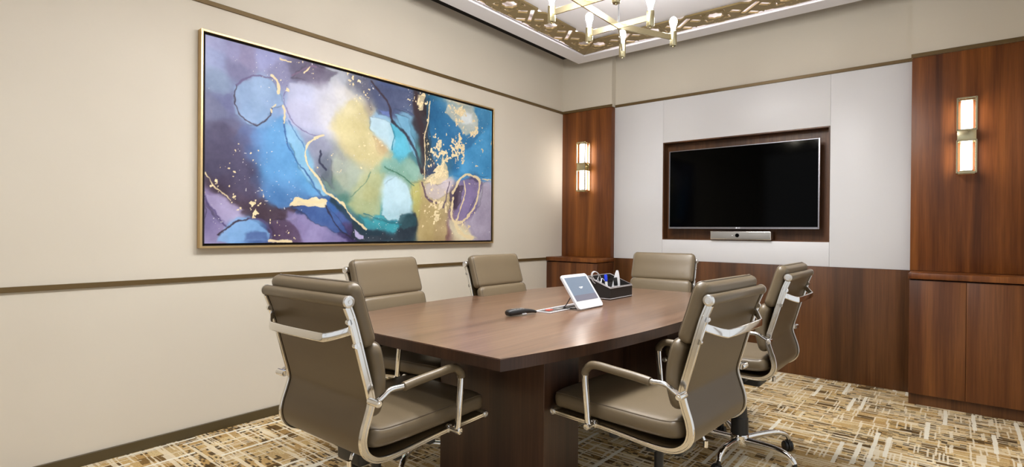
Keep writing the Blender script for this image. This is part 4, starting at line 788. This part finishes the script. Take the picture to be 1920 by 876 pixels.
    path = [(-RW + .002, -.240, .842), (-RW + .008, -.252, .836), (-w_ - .028, -.272, .824), (-w_ - .004, -.284, .818), (-w_ + .018, -.288, zt_), (0, -.291, zt_), (w_ - .018, -.288, zt_), (w_ + .004, -.284, .818), (w_ + .028, -.272, .824), (RW - .008, -.252, .836), (RW - .002, -.240, .842)]
    F = frames(smooth_path(path, 4)); rings = []
    for p, n_, b in F:
        t_v = n_.cross(b); z_ = Vector((0, 0, 1)); s_v = z_.cross(t_v).normalized() if abs(t_v.z) < .95 else n_
        rings.append([bm.verts.new(p + s_v * u + z_ * v) for u, v in rrect(.010, .026, .0045, 3)])
    for A, B_ in zip(rings, rings[1:]):
        for j in range(len(A)): bm.faces.new((A[j], A[(j + 1) % len(A)], B_[(j + 1) % len(A)], B_[j]))
    bm.faces.new(rings[0][::-1]); bm.faces.new(rings[-1])
    for sx in (-1, 1):
        tube(bm, smooth_path([(sx * RW, -.256, .862), (sx * RW, -.248, .840), (sx * RW, -.234, .795)], 4), .0055, 10)
        lathe(bm, [(.008, -.006), (.009, 0), (.008, .006)], RY(sx * RW, -.256, .862), 12); lathe(bm, [(.008, -.006), (.009, 0), (.008, .006)], RY(sx * RW, -.234, .795), 12)
    obj('back_handle', bm, m_chrome, r)
    # tilt mechanism under the seat
    bm = BM(); box(bm, -.062, .062, -.110, .095, .375, .440, .012, 3); box(bm, -RW + .01, RW - .01, .05, .075, .435, .452, .003); box(bm, -RW + .01, RW - .01, -.085, -.06, .428, .446, .003)
    me_ = obj('tilt_mechanism', bm, m_black, r)
    bm = BM(); tube(bm, smooth_path([(.045, -.10, .425), (.052, -.125, .430), (.055, -.140, .405)], 4), .005, 8); lathe(bm, [(.004, -.012), (.008, -.01), (.008, .012), (.004, .014)], Matrix.Translation((.055, -.142, .398)), 12); obj('tilt_lever', bm, m_chrome, me_)
    bm = BM(); lathe(bm, [(.003, 0), (.008, .003), (.008, .012), (.003, .016)], Matrix.Translation((.061, -.075, .405)) @ Matrix.Rotation(PI / 2, 4, 'Y'), 12); obj('release_button', bm, m_red, me_)
    bm = BM(); lathe(bm, [(.016, .385), (.016, .27), (.032, .268), (.033, .25), (.036, .20), (.040, .195), (.041, .118), (.030, .116)], None, 28); obj('column', bm, m_black, r)
    # star base
    bm = BM(); lathe(bm, [(.028, .060), (.040, .064), (.044, .080), (.043, .112), (.036, .120), (.020, .121)], None, 28); obj('base_hub', bm, m_chrome, r)
    for kk in range(5):
        a = kk * 2 * PI / 5; Rm = Matrix.Rotation(a, 4, 'Z')
        bm = BM(); P_ = smooth_path([(0, .030, .090), (0, .10, .098), (0, .18, .104), (0, .235, .100), (0, .270, .086), (0, .285, .066)], 5); k = len(P_)
        F = frames(P_); rings = []; prof = rrect(.028, .026, .011, 4)
        for i, (p, n_, b) in enumerate(F):
            s = 1.18 - .45 * i / k; rings.append([bm.verts.new(p + n_ * (u * s) + b * (v * s)) for u, v in prof])
        for A, B_ in zip(rings, rings[1:]):
            for j in range(len(A)): bm.faces.new((A[j], A[(j + 1) % len(A)], B_[(j + 1) % len(A)], B_[j]))
        bm.faces.new(rings[0][::-1]); bm.faces.new(rings[-1])
        bm.transform(Rm); lg = obj('base_leg', bm, m_chrome, r)
        bm = BM(); sw = Matrix.Translation((0, .285, 0)) @ Matrix.Rotation(.6 + kk * 1.3, 4, 'Z')
        for sx in (-1, 1): lathe(bm, [(.010, -.009), (.022, -.008), (.0255, -.004), (.0255, .005), (.021, .009), (.010, .0095)], sw @ Matrix.Translation((sx * .0125, -.008, .0257)) @ Matrix.Rotation(PI / 2, 4, 'Y'), 20)
        t = bmesh.new(); sweep(t, [(-.006, 0, 0), (.006, 0, 0)], [(.030 * math.cos(i * PI / 10), .030 * math.sin(i * PI / 10)) for i in range(11)]); t.free()
        lathe(bm, [(.006, .045), (.011, .050), (.009, .066), (.005, .068)], Matrix.Translation((0, .285, 0)), 14)
        hood = bmesh.new(); lathe(hood, [(.027, -.004), (.028, 0), (.027, .004)], Matrix.Translation((0, -.008, .0285)) @ Matrix.Rotation(PI / 2, 4, 'Y'), 20); hood.transform(sw); join(bm, hood)
        bm.transform(Rm); obj('caster', bm, m_black, lg)
    return r
BASE_PARTS = ('base_hub', 'base_leg')
def copy_tree(o, parent=None):
    c = o.copy(); C.objects.link(c)
    if parent: c.parent = parent
    for ch_ in list(o.children): copy_tree(ch_, c)
    return c
chairs = [
    (1.664, -3.539, .018, .35, 'taupe leather office chair at the near end, back turned to the camera'),
    (2.349, -2.861, 1.510, .5, 'taupe leather office chair nearest on the right side, arm and seat fully visible'),
    (2.321, -1.845, 1.559, .3, 'taupe leather office chair farther back on the right side, chrome star base visible'),
    (1.140, -2.914, -1.470, .2, 'taupe leather office chair on the wall side, nearer one, partly behind near-end chair'),
    (1.216, -2.181, -1.554, .7, 'taupe leather office chair on the wall side, farther one, closest to the left cabinet'),
    (1.602, -1.306, 3.233, .1, 'taupe leather office chair at the far end of the table, facing the camera')]
proto = make_chair()
for i, (x, y, a, ba, lab) in enumerate(chairs):
    o = proto if i == 0 else copy_tree(proto)
    o.location = (x, y, 0); o.rotation_euler = (0, 0, a); o['label'] = lab; o['group'] = 'office chairs around the table'
    for c_ in o.children:
        if c_.name.split('.')[0] in BASE_PARTS: c_.rotation_euler = (0, 0, ba)
